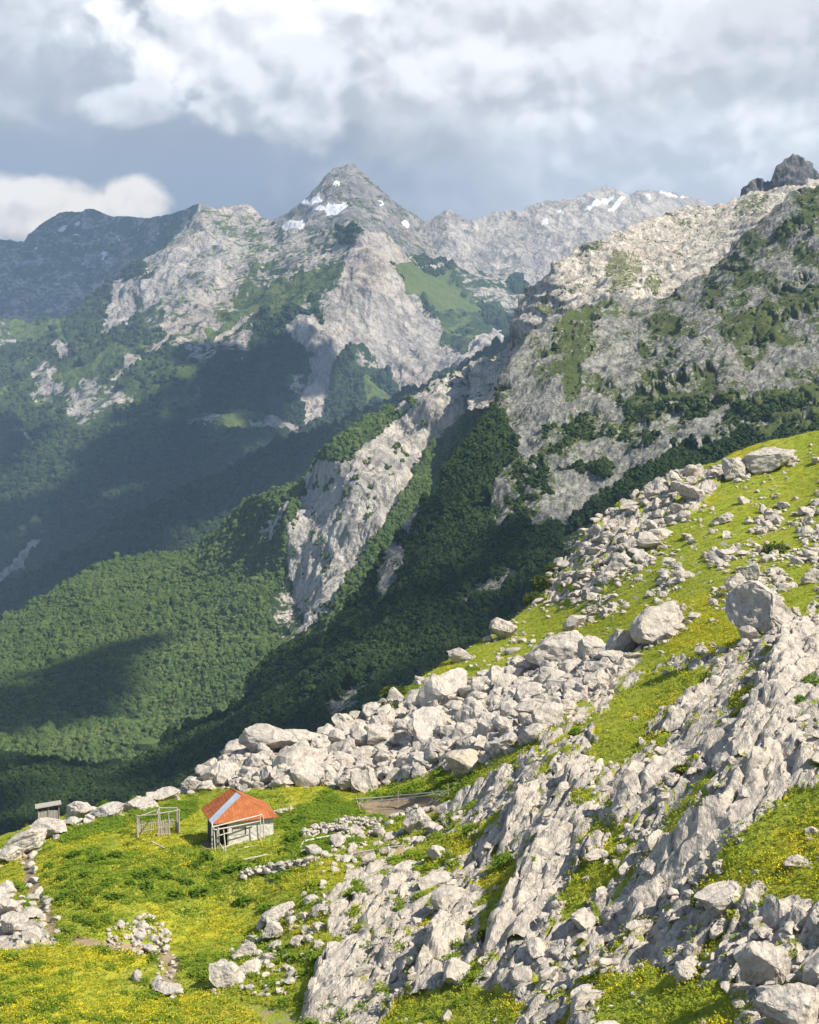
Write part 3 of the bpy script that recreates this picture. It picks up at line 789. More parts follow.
flf = t.step(t.math('ADD', fl_n, t.math('MULTIPLY', t.math('SUBTRACT', fl_, .5), .34)), .52, .80)
gr = t.mix(t.math('MULTIPLY', flf, .7), gr, (.46, .36, .008))
soil = t.mix(n_b, (.22, .155, .085), (.37, .29, .19))
col = t.mix(t.step(t.math('ADD', so_, t.math('MULTIPLY', t.math('SUBTRACT', n_b, .5), 1.0)), .42, .6), gr, soil)
lc, lh = limestone(t, P)
rf = t.step(t.math('ADD', rk_, t.math('MULTIPLY', t.math('SUBTRACT', n_b, .5), 1.3)), .44, .54)
col = t.mix(rf, col, lc)
t.put(b.inputs['Base Color'], col)
bump(t, b, t.math('ADD', t.math('MULTIPLY', lh, t.math('ADD', .35, rf)), t.math('MULTIPLY', n_c, .4)), .8, .28)
label_structure(H_.build('hillside', m_hill, True), 'bright green flowery hillside with bare limestone between the grass', 'hillside')

# ground height by ray cast on a thinned copy of the hillside
from mathutils.bvhtree import BVHTree
_q = H_.P[::2, ::2]; _R, _C = _q.shape[:2]
_ix = np.arange(_R * _C).reshape(_R, _C)
_bvh = BVHTree.FromPolygons(_q.reshape(-1, 3).tolist(), np.stack([_ix[1:, :-1], _ix[1:, 1:], _ix[:-1, 1:], _ix[:-1, :-1]], -1).reshape(-1, 4).tolist())


def gz(x, y, default=-60.0):
    h = _bvh.ray_cast(Vector((x, y, 300)), Vector((0, 0, -1)))
    return h[0].z if h[0] is not None else default


def G1(px, py):
    return H_.ground(px, py)[0]


m_rock, t, b = new_mat('limestone_block')
P = pos(t)
oi = t.node('ShaderNodeObjectInfo')
lc, lh = limestone(t, P, oi.outputs['Random'])
t.put(b.inputs['Base Color'], lc)
bump(t, b, lh, .9, .16)
m_tan, t, b = new_mat('tan_limestone')
lc, lh = limestone(t, pos(t))
t.put(b.inputs['Base Color'], t.mix(.45, lc, (.50, .41, .29)))
bump(t, b, lh, .8, .14)


def rock_shape(sub, seed, cuts=13, lo=.42, hi=.88, noise=.10, slab=0.0):
    r = np.random.default_rng(seed)
    V, Fc = ICO[sub]
    X = V.copy()
    for k in range(cuts):
        n = r.normal(size=3); n /= np.linalg.norm(n)
        d = r.uniform(lo, hi)
        e = np.maximum(X @ n - d, 0)
        X = X - e[:, None] * n
    X = X + V * (noise * fbm(V * 1.7 + seed * 3.1, 3, .6))[:, None]
    if sub >= 4:
        X = X + V * (.035 * (ridged(V * np.array([5, 5, 2.0]) + seed, 3) - .5))[:, None]
    X = X / np.abs(X).max(0)
    return X, Fc


ROCK_ME = [mesh_np('limestone_block', *rock_shape(4, 100 + k, cuts=12 + k % 4), m_rock) for k in range(16)]
ROCK_T = [rock_shape(3, 300 + k) for k in range(14)]
ROCK_S = [rock_shape(2, 400 + k, noise=.14) for k in range(12)]


def big_rock(px, py, wpx, hpx, label, seed, yaw=None, depth=.9, tilt=(0, 0), mat=None, name='boulder', sub=5, bury=.22, group=None):
    """a single boulder whose foot stands on the ground seen at (px, py + hpx/2)"""
    g = G1(px, py + hpx * .42)
    m = g[1] / F
    w, h = wpx * m * .5, hpx * m * .5
    me = mesh_np(name, *rock_shape(sub, seed, cuts=15, lo=.45, hi=.85, noise=.09), mat or m_rock)
    o = link(name, me)
    o.location = (g[0], g[1] + w * depth * .35, g[2] + h * (1 - bury))
    o.scale = (w * 1.18, w * depth, h * 1.12)
    o.rotation_euler = (tilt[0], tilt[1], rng.uniform(-.4, .4) if yaw is None else yaw)
    tag(o, label, 'boulder', group)
    return o


BIG = [(270, 742, 60, 30, 'broad flat boulder crowning the left end of the boulder field', 1, dict(depth=.7)),
       (80, 813, 29, 18, 'rounded block on the skyline right of the tiny grey shed', 2, {}),
       (143, 804, 38, 15, 'pale block on the meadow rim just behind the picket pen', 3, {}),
       (107, 814, 30, 13, 'low slab between the rounded block and the picket pen', 4, dict(tilt=(0, -.3))),
       (165, 796, 26, 13, 'small block on the meadow rim above the left roof corner', 5, {}),
       (196, 786, 22, 16, 'pointed block where the boulder field meets the meadow rim', 6, {}),
       (48, 831, 38, 17, 'cracked boulder directly below the tiny grey shed', 7, {}),
       (24, 844, 42, 24, 'slanting boulder at the lower left end of the meadow rim', 8, dict(tilt=(0, -.45))),
       (8, 856, 26, 18, 'low boulder at the head of the stony gully', 9, {}),
       (662, 622, 60, 36, 'large smooth oval boulder on the flowery slope', 10, dict(tilt=(0, -.35), depth=.7)),
       (624, 640, 46, 32, 'lower cracked half beside the large oval boulder', 11, dict(tilt=(0, -.4), depth=.7)),
       (771, 613, 74, 50, 'huge overhanging boulder with a dark hollow at its lower left foot', 12, dict(tilt=(-.2, .4), depth=.8, bury=.26)),
       (556, 650, 56, 44, 'tall pale block standing at the top of the boulder field', 13, dict(tilt=(0, -.2))),
       (590, 648, 30, 30, 'narrow upright block right of the tall pale block', 14, {}),
       (540, 664, 44, 18, 'flat ledge lying in front of the tall pale block', 15, {}),
       (467, 761, 42, 30, 'tan block with a flat sunlit face low in the boulder field', 16, dict(mat=m_tan)),
       (765, 460, 60, 26, 'big split boulder on the skyline of the upper meadow', 17, dict(tilt=(0, -.3), bury=.42)),
       (736, 468, 34, 24, 'upright half of the split boulder on the upper skyline', 18, {}),
       (505, 630, 30, 22, 'pale wedge on the skyline left of the bushy ledge', 19, {}),
       (461, 654, 26, 16, 'small pale block on the skyline above the boulder field', 20, {}),
       (277, 914, 34, 18, 'upper stone of the short outcrop below the dry wall', 21, dict(tilt=(0, -.4))),
       (275, 932, 24, 20, 'middle stone of the short outcrop below the dry wall', 22, {}),
       (246, 952, 22, 14, 'flat stone halfway down the short outcrop', 23, {}),
       (220, 976, 34, 30, 'steep dark sided stone at the lower end of the short outcrop', 24, dict(tilt=(0, -.5))),
       (249, 970, 26, 14, 'lowest flat stone beside the steep dark sided stone', 25, {}),
       (12, 926, 28, 24, 'grey boulder at the left edge beside the stony gully', 26, {}),
       (0, 905, 30, 30, 'leaning boulder cut by the left edge of the picture', 27, {}),
       (765, 972, 52, 50, 'fluted tilted block in the karst with a dark left face', 28, dict(tilt=(.1, .5))),
       (687, 968, 24, 26, 'square block on grass left of the fluted tilted block', 29, {}),
       (797, 1005, 70, 60, 'fluted rock hump in the bottom right corner', 30, dict(depth=1.2)),
       (436, 854, 20, 20, 'small round boulder on the flowery strip between outcrops', 31, {}),
       (419, 818, 30, 26, 'bluish grey rock beside the bare soil patch', 32, dict(tilt=(0, -.5))),
       (800, 865, 30, 10, 'flat slab lying in the right hand meadow', 33, {}),
       (135, 976, 14, 12, 'lone white stone in the eroded hollow', 34, {}),
       (166, 985, 34, 14, 'low stone at the bottom of the eroded hollow', 35, {}),
       (735, 585, 24, 22, 'dark footed stone above the huge overhanging boulder', 36, {}),
       (750, 576, 22, 26, 'upright stone above the huge overhanging boulder', 37, {}),
       (648, 545, 26, 18, 'block at the foot of the upper outcrop', 38, {}),
       (722, 520, 22, 10, 'small block alone in the upper meadow', 39, dict(tilt=(0, -.4))),
       (505, 745, 28, 22, 'dark cleft block at the right end of the boulder field', 40, {})]
for i, (px, py, w, h, lab, sd, kw) in enumerate(BIG):
    big_rock(px, py, w, h, lab, 900 + sd, **kw)

# ---- long sawtooth limestone ribs of the karst slope: gentle sunlit back, steep left face
m_rib, t, b = new_mat('fluted_limestone')
P = pos(t)
lc, lh = limestone(t, P)
q_ = t.node('ShaderNodeVectorRotate', rotation_type='Z_AXIS'); t.l.new(P, q_.inputs['Vector']); q_.inputs['Angle'].default_value = .48
fl = t.noise(t.mul3(q_.outputs[0], (1.0, .22, .6)), 3.2, 6, .65, .6)
lc = t.mix(t.math('MULTIPLY', t.step(fl, .54, .68), .5), lc, (.19, .185, .18))
gm = t.step(t.noise(P, .9, 4, .6), .66, .72)
lc = t.mix(gm, lc, (.11, .15, .02))
t.put(b.inputs['Base Color'], lc)
bump(t, b, t.math('ADD', t.math('MULTIPLY', fl, 1.2), lh), .8, .18)


def rib(pts, label, seed, hgt=2.2, right=4.5, left=1.1, step=.16):
    W = np.array([G1(*p) for p in pts])
    d = np.r_[0, np.cumsum(np.linalg.norm(np.diff(W[:, :2], axis=0), axis=1))]
    n = max(int(d[-1] / step), 20)
    sv = np.linspace(0, d[-1], n)
    cx, cy = np.interp(sv, d, W[:, 0]), np.interp(sv, d, W[:, 1])
    tx, ty = np.gradient(cx), np.gradient(cy)
    ker = np.ones(15) / 15
    pad = lambda a: np.convolve(np.pad(a, 7, mode='edge'), ker, 'valid')
    tx, ty = pad(tx), pad(ty)
    L = np.hypot(tx, ty); tx, ty = tx / L, ty / L
    nx, ny = ty, -tx                                   # horizontal normal
    flip = np.sign((nx * .815 - ny * .58).mean()); nx, ny = nx * flip, ny * flip    # towards the right of the picture
    m = int((right + left) / step) + 2
    o_ = np.linspace(-left, right, m)
    env = np.sin(np.clip(sv / d[-1], 0, 1) * math.pi) ** .45
    env = env * (.8 + .35 * fbm(np.c_[sv / 3.0, sv * 0 + seed, sv * 0], 3))
    X = cx[:, None] + nx[:, None] * o_; Yy = cy[:, None] + ny[:, None] * o_
    wob = fbm(np.stack([X / 2.2, Yy / 2.2, X * 0 + seed], -1), 4) * .9
    oo = o_[None] + wob * .55
    prof = np.where(oo < 0, sstep(-left * .75, -.02, oo), 1 - np.clip(oo / right, 0, 1) ** .85)
    edge = sstep(0, .7, (o_ + left))[None] * sstep(0, 1.2, right - o_)[None]
    Z0 = np.array([[gz(x, y) for x, y in zip(r[::3], s_[::3])] for r, s_ in zip(X[::3], Yy[::3])])
    Z = np.array([np.interp(np.arange(m), np.arange(0, m, 3), r) for r in Z0])
    Z = np.array([np.interp(np.arange(n), np.arange(0, n, 3), Z[:, k]) for k in range(m)]).T
    Pp = np.stack([X, Yy, Z], -1)
    al = np.stack([(Pp * cross).sum(-1), (Pp * strike).sum(-1) * .3, Pp[..., 2] * .3], -1)
    det = .36 * (ridged(al / 2.1 + seed, 4, .5) - .5) + .09 * (ridged(Pp / .7, 3) - .5)
    e_, r_, lu_c, lv_c = worley((Pp * cross).sum(-1) / 1.7, (Pp * strike).sum(-1) / 3.8, int(seed) + 5)
    det = det + .30 * (sstep(0, .16, e_) - .8) + .26 * r_[..., 0] - .3 * lu_c
    steps_ = .12 * np.floor(fbm(Pp / 2.4 + seed, 3) * 4) / 2
    Pp[..., 2] += (hgt * .74 * prof * env[:, None] + det * (.5 + prof)) * edge + steps_ * edge * .6 - .45 * (1 - edge) - .12
    Pp[..., :2] += (np.stack([nx, ny], -1)[:, None] * (fbm(Pp / .8, 3) * .16)[..., None])
    ix = np.arange(n * m).reshape(n, m)
    Fc = np.stack([ix[1:, :-1], ix[1:, 1:], ix[:-1, 1:], ix[:-1, :-1]], -1).reshape(-1, 4)
    if np.cross(Pp[1, 0] - Pp[0, 0], Pp[0, 1] - Pp[0, 0])[2] < 0: Fc = Fc[:, ::-1]
    o = link('rock_outcrop', mesh_np('rock_outcrop', Pp.reshape(-1, 3), Fc, m_rib, False))
    tag(o, label, 'rock outcrop')


for i, (pts, lab, hg, rt) in enumerate((
        ([(800, 628), (773, 668), (755, 706), (738, 738), (726, 768)], 'long fluted rib dropping left from below the huge overhanging boulder', 2.9, 5.5),
        ([(762, 752), (745, 790), (716, 822), (680, 846), (640, 866)], 'broad pale slab rib with a wide dark shaded trough on its left', 2.8, 4.5),
        ([(742, 664), (708, 690), (682, 708), (658, 738)], 'short pale rib with a dark left end beside the green gully', 2.4, 3.6),
        ([(690, 748), (650, 782), (622, 806), (598, 820)], 'low striped rib right of the green gully floor', 1.8, 3.0),
        ([(548, 826), (540, 855), (520, 890), (500, 926), (492, 955)], 'sharp edged rib above a long shaded trench in the middle of the karst', 2.9, 4.6),
        ([(528, 790), (518, 815), (510, 838), (500, 855)], 'domed pale rib with a dark cave like recess on its left', 2.4, 2.6),
        ([(520, 765), (488, 785), (462, 802), (436, 822)], 'narrow rib running down from the boulder field to the soil patch', 2.1, 2.6),
        ([(582, 755), (570, 775), (558, 795)], 'small jagged rib at the top of the green gully', 1.8, 2.2),
        ([(716, 838), (677, 872), (640, 902), (606, 938)], 'low rib lining the left side of the right hand meadow', 1.6, 2.6),
        ([(330, 950), (318, 985), (306, 1022)], 'steep dark edged rib at the left margin of the karst', 2.2, 4.0),
        ([(458, 902), (432, 945), (420, 985), (410, 1000)], 'pale rib ending at the grassy patch at the bottom edge', 1.9, 3.0),
        ([(400, 868), (380, 900), (362, 930)], 'crumbling pale rib below the fence pole', 1.3, 3.0),
        ([(720, 905), (760, 915), (819, 925)], 'low shelf of rock bounding the bottom of the right hand meadow', 1.2, 2.4))):
    rib(pts, lab, i * 7.3, hg, rt)

# ---- individual stones: the largest of each zone, then loose rubble
HOLE_P = HOLES
def zone_points(polys, n, avoid=(), clump=None):
    out = []
    for poly in polys:
        poly = np.array(poly, float); lo, hi = poly.min(0), poly.max(0)
        q = rng.uniform(lo, hi, (n * 12, 2)); out.append(q[inside(poly, q[:, 0], q[:, 1])])
    q = np.concatenate(out); rng.shuffle(q)
    k = np.ones(len(q), bool)
    for a in avoid: k &= ~inside(a, q[:, 0], q[:, 1])
    if clump is not None: k &= fbm(np.c_[q / np.array([34.0, 22.0]), q[:, :1] * 0 + 8], 3) + rng.normal(0, .12, len(q)) > clump
    k &= (q[:, 0] > -110) & (q[:, 0] < 960) & (q[:, 1] < 1090)
    return q[k]


def poisson(q, n, dist):
    keep = []
    for p in q:
        if all((p[0] - a) ** 2 + (p[1] - b_) ** 2 > dist ** 2 for a, b_ in keep):
            keep.append(tuple(p))
            if len(keep) >= n: break
    return np.array(keep)


def blocks(q, size, label, group, name='limestone_block', flat=.75, along=None, bury=.35):
    for k, (px, py) in enumerate(q):
        g = G1(px, py)
        s = size * rng.lognormal(-.06, .42)
        o = link(name, ROCK_ME[rng.integers(0, 16)])
        e = rng.uniform(.75, 1.25, 3)
        if along: e = np.array([rng.uniform(.55, .8), rng.uniform(1.1, 1.7), rng.uniform(.8, 1.1)])
        o.scale = s * e * np.array([1, 1, flat])
        o.rotation_euler = (rng.uniform(-.25, .25), rng.uniform(-.3, .3), (along + rng.normal(0, .25)) if along else rng.uniform(0, 6.28))
        o.location = g + np.array([0, 0, s * flat * (1 - 2 * bury)])
        tag(o, label, 'boulder', group)


AL = -.62
f_q = poisson(zone_points([FIELD], 300), 120, 10.5)
f_q = f_q[(f_q[:, 1] > 700) | (f_q[:, 0] > 380)]
blocks(f_q, 1.25, 'one of the many pale blocks heaped in the boulder field behind the hut', 'blocks of the boulder field', flat=.85)
vis_karst = [(305, 1030), (312, 985), (335, 940), (322, 905), (345, 872), (395, 852), (440, 835), (470, 800), (515, 765), (545, 735), (575, 700), (610, 682), (660, 665), (700, 660), (745, 640), (790, 615), (960, 570), (960, 1085), (296, 1085)]
k_q = poisson(zone_points([vis_karst], 400, HOLES), 72, 28)
blocks(k_q, .8, 'one of the rough stones strewn among the ribs of the karst slope', 'stones of the karst slope', flat=.62, along=AL, bury=.42)
u_poly = [(560, 640), (600, 590), (640, 560), (700, 530), (830, 490), (830, 600), (740, 580), (700, 590), (640, 600)]
u_q = poisson(zone_points([u_poly], 200), 34, 14)
blocks(u_q, .7, 'one of the small pale stones sprinkled over the upper sloping meadow', 'stones of the upper meadow', flat=.7)
o_q = poisson(zone_points([OUT], 200), 20, 12)
blocks(o_q, 1.9, 'one of the weathered blocks of the outcrop on the upper skyline', 'blocks of the upper outcrop', flat=.7, bury=.5)


def rubble(name, polys, n, size, label, tmpl, avoid=(), along=None, spread=.45, flat=.7, bury=.25, clump=None):
    q = zone_points(polys, n, avoid, clump)[:n]
    g = H_.ground(q[:, 0], q[:, 1])
    s = size * rng.lognormal(0, spread, len(q))
    e = rng.uniform(.7, 1.3, (len(q), 3)); e[:, 2] *= flat
    if along: e[:, 0] *= .75; e[:, 1] *= 1.35
    g[:, 2] += s * flat * (1 - 2 * bury)
    yaw = (along + rng.normal(0, .35, len(q))) if along else rng.uniform(0, 6.28, len(q))
    V, Fc = merge(tmpl, g, s[:, None] * e, yaw, rng.integers(0, len(tmpl), len(q)), rng.normal(0, .25, len(q)))
    o = link(name, mesh_np(name, V, Fc, m_rock))
    tag(o, label, 'rubble', kind='stuff')


rubble('rubble', [FIELD], 1500, .62, 'loose rubble filling the gaps between the blocks of the boulder field', ROCK_T)
rubble('rubble', [vis_karst], 1450, .24, 'broken stone littering the karst slope', ROCK_T, HOLES, AL)
rubble('rubble', [vis_karst], 400, .16, 'small stones in the grass pockets of the karst slope', ROCK_S)
rubble('rubble', [OUT], 260, .6, 'loose stone between the blocks of the upper outcrop', ROCK_T)
rubble('rubble', [u_poly], 900, .3, 'small stones sprinkled over the upper meadow', ROCK_S, clump=.02, spread=.55)
rubble('rubble', [[(400, 692), (540, 602), (700, 480), (830, 440), (830, 640), (700, 660), (560, 650), (430, 690)]], 800, .26, 'pebbles scattered through the sloping meadow', ROCK_S, spread=.55, clump=.05)
rubble('rubble', [[(108, 928), (150, 912), (172, 935), (165, 950), (140, 945), (110, 942)], [(75, 935), (165, 945), (182, 965), (170, 985), (150, 990), (155, 960)]], 150, .2, 'white pebbles spilled over the eroded hollow in the meadow', ROCK_S)
rubble('rubble', [[(20, 850), (36, 848), (50, 900), (62, 940), (0, 950), (-20, 905), (24, 890)]], 70, .34, 'stones along the gully at the left edge', ROCK_S)
rubble('rubble', [[(205, 985), (240, 940), (290, 905), (330, 880), (330, 930), (300, 990), (260, 1000)]], 150, .26, 'stones beside the short outcrop', ROCK_S)
rubble('rubble', [[(300, 850), (340, 840), (420, 800), (470, 790), (450, 830), (380, 860), (330, 880)]], 150, .3, 'stones around the ruined pens', ROCK_S)
rubble('rubble', [[(60, 825), (200, 785), (215, 790), (120, 815), (20, 850)]], 60, .5, 'stones along the meadow rim', ROCK_S)

# broken stone gathered round the feet of the larger boulders
cp, cs = [], []
for (px, py, w, h, *_r) in BIG:
    if w < 26: continue
    g = G1(px, py + h * .42); m = g[1] / F
    for k in range(int(5 + w / 4)):
        a = rng.uniform(0, 6.283); r_ = w * m * .5 * rng.uniform(.8, 1.25)
        x, y = g[0] + math.cos(a) * r_, g[1] + math.sin(a) * r_ * .8
        s_ = w * m * .055 * rng.lognormal(0, .5)
        cp.append((x, y, gz(x, y) + s_ * .25)); cs.append(s_)
cp, cs = np.array(cp), np.array(cs)
V, Fc = merge(ROCK_S, cp, cs[:, None] * rng.uniform(.7, 1.3, (len(cs), 3)) * np.array([1, 1, .7]), rng.uniform(0, 6, len(cs)), rng.integers(0, 12, len(cs)), rng.normal(0, .3, len(cs)))
tag(link('rubble', mesh_np('rubble', V, Fc, m_rock)), 'broken stone gathered round the feet of the larger boulders', 'rubble', kind='stuff')

# ================================================================== CLOUDS that shade the mountains
def cloud(sheet, poly, H, label, r=(.16, .3), n=70, pad=0.0):  # puffs out of view, set along the sun line to shade the outlined ground
    poly = np.array(poly, float)
    lo, hi = poly.min(0), poly.max(0)
    q = rng.uniform(lo, hi, (4000, 2)); q = q[inside(poly, q[:, 0], q[:, 1])][:n]
    w = sheet.ground(q[:, 0], q[:, 1])
    k = (H - w[:, 2]) / SUN[2]
    c = w + SUN * k[:, None]
    ext = np.sqrt(np.prod(np.maximum(c[:, :2].std(0), 30))) * 2
    rad = rng.uniform(r[0], r[1], len(c)) * ext
    c[:, 2] = H + rng.uniform(0, .3, len(c)) * rad
    V, Fc = merge(CT3, c, np.stack([rad, rad, rad * .6], -1), rng.uniform(0, 6, len(c)), rng.integers(0, 6, len(c)))
    o = link('cloud', mesh_np('cloud', V, Fc, m_cloud, True))
    tag(o, label, 'cloud', kind='structure')
    return o


m_cloud, t, b = new_mat('cloud_white')
b.inputs['Base Color'].default_value = (.85, .86, .88, 1)

# ================================================================== HUT, PENS, FENCES
class MB:
    def __init__(s): s.V, s.F = [], []

    def quadbox(s, c8):
        o = len(s.V); s.V += [tuple(v) for v in c8]
        s.F += [[o + i for i in f] for f in ((0, 3, 2, 1), (4, 5, 6, 7), (0, 1, 5, 4), (1, 2, 6, 5), (2, 3, 7, 6), (3, 0, 4, 7))]
        return s

    def box(s, x0, x1, y0, y1, z0, z1, jit=0.0):
        p = [(x0, y0, z0), (x1, y0, z0), (x1, y1, z0), (x0, y1, z0), (x0, y0, z1), (x1, y0, z1), (x1, y1, z1), (x0, y1, z1)]
        return s.quadbox([tuple(c + random.uniform(-jit, jit) for c in v) for v in p])

    def slab(s, quad, th):
        """four corners (counter clockwise from outside) given a thickness inwards"""
        q = [Vector(v) for v in quad]
        n = (q[1] - q[0]).cross(q[2] - q[0]).normalized() * th
        return s.quadbox([v - n for v in q] + q)

    def pole(s, a, b_, r=.05, sides=7, bend=.0):
        a, b_ = Vector(a), Vector(b_); d = (b_ - a); L = d.length; d.normalize()
        u = d.orthogonal().normalized(); w = d.cross(u); o = len(s.V)
        off = Vector((random.uniform(-1, 1), random.uniform(-1, 1), random.uniform(-1, 1))) * bend * L
        N = 5
        for k in range(N):
            t_ = k / (N - 1); c = a.lerp(b_, t_) + off * math.sin(math.pi * t_)
            rr = r * (1 - .25 * t_) * random.uniform(.9, 1.1)
            for j in range(sides):
                an = 2 * math.pi * j / sides
                s.V.append(tuple(c + (u * math.cos(an) + w * math.sin(an)) * rr))
        for k in range(N - 1):
            for j in range(sides):
                j2 = (j + 1) % sides
                s.F.append([o + k * sides + j, o + k * sides + j2, o + (k + 1) * sides + j2, o + (k + 1) * sides + j])
        s.F.append([o + j for j in range(sides)][::-1]); s.F.append([o + (N - 1) * sides + j for j in range(sides)])
        return s

    def build(s, name, mat, parent=None):
        me = bpy.data.meshes.new(name); me.from_pydata(s.V, [], s.F); me.update(); me.materials.append(mat)
        return link(name, me, parent)


def simple_mat(name, c0, c1, sc, c2=None, stretch=(1, 1, 1), bs=.5, bd=.02, rough=.85, spec=.15):
    m, t, b = new_mat(name)
    P = t.mul3(t.node('ShaderNodeTexCoord').outputs['Object'], stretch)
    n = t.noise(P, sc, 6, .65)
    col = t.mix(t.step(n, .3, .7), c0, c1)
    if c2: col = t.mix(t.math('MULTIPLY', t.step(t.noise(P, sc * .6, 4, .6), .5, .7), .7), col, c2)
    t.put(b.inputs['Base Color'], col)
    b.inputs['Roughness'].default_value = rough; b.inputs['Specular IOR Level'].default_value = spec
    bump(t, b, n, bs, bd)
    return m


m_grey = simple_mat('weathered_wood', (.30, .265, .215), (.48, .435, .37), 9, (.24, .21, .17))
m_dark = simple_mat('dark_wood', (.06, .05, .042), (.13, .11, .09), 7)
m_white = simple_mat('limewashed_stone', (.52, .48, .42), (.72, .68, .62), 3.2, (.44, .39, .33), bs=.8, bd=.06)
m_metal = simple_mat('pale_sheet_metal', (.36, .41, .47), (.46, .50, .55), 2.5, rough=.5, spec=.4)
m_white_w = simple_mat('bleached_wood', (.50, .46, .39), (.64, .60, .53), 8)

m_rust, t, b = new_mat('rusty_sheet_metal')
P = t.node('ShaderNodeTexCoord').outputs['Object']
n = t.noise(P, 1.4, 6, .65); n2 = t.noise(t.mul3(P, (3, 3, .7)), 2.2, 5, .65)
c = t.mix(t.step(n, .3, .7), (.31, .088, .03), (.44, .152, .05))
c = t.mix(t.math('MULTIPLY', t.step(t.noise(t.mul3(P, (5, 5, .5)), 1.6, 4, .7), .5, .66), .55), c, (.16, .07, .045))
c = t.mix(t.math('MULTIPLY', t.step(n2, .5, .68), .6), c, (.20, .075, .04))
c = t.mix(t.math('MULTIPLY', t.step(t.noise(P, 3.5, 4, .6), .6, .7), .5), c, (.48, .24, .10))
t.put(b.inputs['Base Color'], c)
b.inputs['Roughness'].default_value = .75
wv = t.node('ShaderNodeTexWave'); t.l.new(P, wv.inputs['Vector']); wv.inputs['Scale'].default_value = 1.1; wv.inputs['Distortion'].default_value = .6
bump(t, b, t.math('ADD', wv.outputs[1], n), .35, .04)


def empty(name, loc, label, cat, rz=0.0, group=None):
    o = bpy.data.objects.new(name, None); COL.objects.link(o)
    o.location = loc; o.rotation_euler = (0, 0, rz); o.empty_display_size = .5
    return tag(o, label, cat, group)


# --- hut.  local axes: x along the front to the right, y to the back
hg = G1(217, 848); hg2 = G1(278, 842)
ang = math.radians(20)
hut = empty('hut', (hg[0], hg[1], hg[2] + .5), 'small hut with a rusty orange roof and whitewashed front wall', 'hut', ang)
W_, D_, Ht, th = 5.35, 3.9, 2.15, .28
bot = -1.6
rg = np.random.default_rng(5)


def rough_wall(x0, x1, y0, y1, z0, z1, name, mat, lean=0.0):
    """rubble masonry wall: a box gridded and roughened on its outer faces"""
    bm = bmesh.new(); bmesh.ops.create_cube(bm, size=1)
    for v in bm.verts:
        v.co = Vector((x0 + (v.co.x + .5) * (x1 - x0), y0 + (v.co.y + .5) * (y1 - y0), z0 + (v.co.z + .5) * (z1 - z0)))
    bmesh.ops.subdivide_edges(bm, edges=bm.edges, cuts=14, use_grid_fill=True)
    co = np.array([v.co[:] for v in bm.verts])
    d = fbm(co * 3.3, 3) * .035
    for v, k in zip(bm.verts, d): v.co.x += k * .7; v.co.y += k
    me = bpy.data.meshes.new(name); bm.to_mesh(me); bm.free(); me.materials.append(mat)
    return link(name, me, hut)


rough_wall(1.12, W_, 0, th, bot, Ht, 'wall', m_white)['label'] = 'whitewashed front wall'
rough_wall(W_ - th, W_ - .003, th + .003, D_, bot, Ht - .02, 'wall', m_white)
rough_wall(.003, W_ - th - .003, D_ - th, D_ - .003, bot, Ht - .02, 'wall', m_dark)
pl = MB()
for k in range(13):
    y0 = th + .01 + k * (D_ - 2 * th - .02) / 13
    pl.box(-.02, .05, y0, y0 + (D_ - 2 * th) / 13 - .03, bot, Ht - rg.uniform(.03, .1), .008)
pl.build('plank_wall', m_dark, hut)
MB().box(0, .14, 0, .14, bot, Ht).box(1.0, 1.11, .02, .16, bot, Ht).box(.15, .99, .02, .14, Ht - .2, Ht - .05).build('doorway', m_grey, hut)
MB().box(.15, .99, 1.2, 1.26, bot, Ht - .1).build('inner_partition', m_dark, hut)
fr = MB().box(1.45, 2.75, -.055, -.004, 1.12, 1.27).box(2.62, 2.75, -.055, -.004, .55, 1.118).build('window', m_dark, hut)
MB().box(1.5, 2.61, -.045, -.006, .6, 1.115).build('shutter', m_white_w, fr)
# roof: ridge from the back to 1.3 m behind the front, front hip, thick metal sheets
ov = .42; e = Ht - .05
A0, A1 = (-ov - .12, -ov, e - .16), (W_ + ov, -ov, e - .16)
B1, B0 = (W_ + ov, D_ + ov, e - .12), (-ov - .12, D_ + ov, e - .12)
R0, R1 = (2.65, 1.25, 3.85), (2.15, 3.5, 4.0)
rf = MB().slab([B0, A0, R0, R1], .05).slab([A1, B1, R1, R0], .05)
rf.slab([B1, B0, R1, (2.17, 3.51, 3.98)], .05)
o_l = len(rf.V); q = [Vector(A0), Vector(A1), Vector(R0)]
nn = (q[1] - q[0]).cross(q[2] - q[0]).normalized() * .05
rf.V += [tuple(v) for v in q] + [tuple(v - nn) for v in q]
rf.F += [[o_l, o_l + 1, o_l + 2], [o_l + 5, o_l + 4, o_l + 3], [o_l, o_l + 3, o_l + 4, o_l + 1], [o_l + 1, o_l + 4, o_l + 5, o_l + 2], [o_l + 2, o_l + 5, o_l + 3, o_l]]
roof = rf.build('roof', m_rust, hut)


def lerp(a, b_, t_): return Vector(a).lerp(Vector(b_), t_)


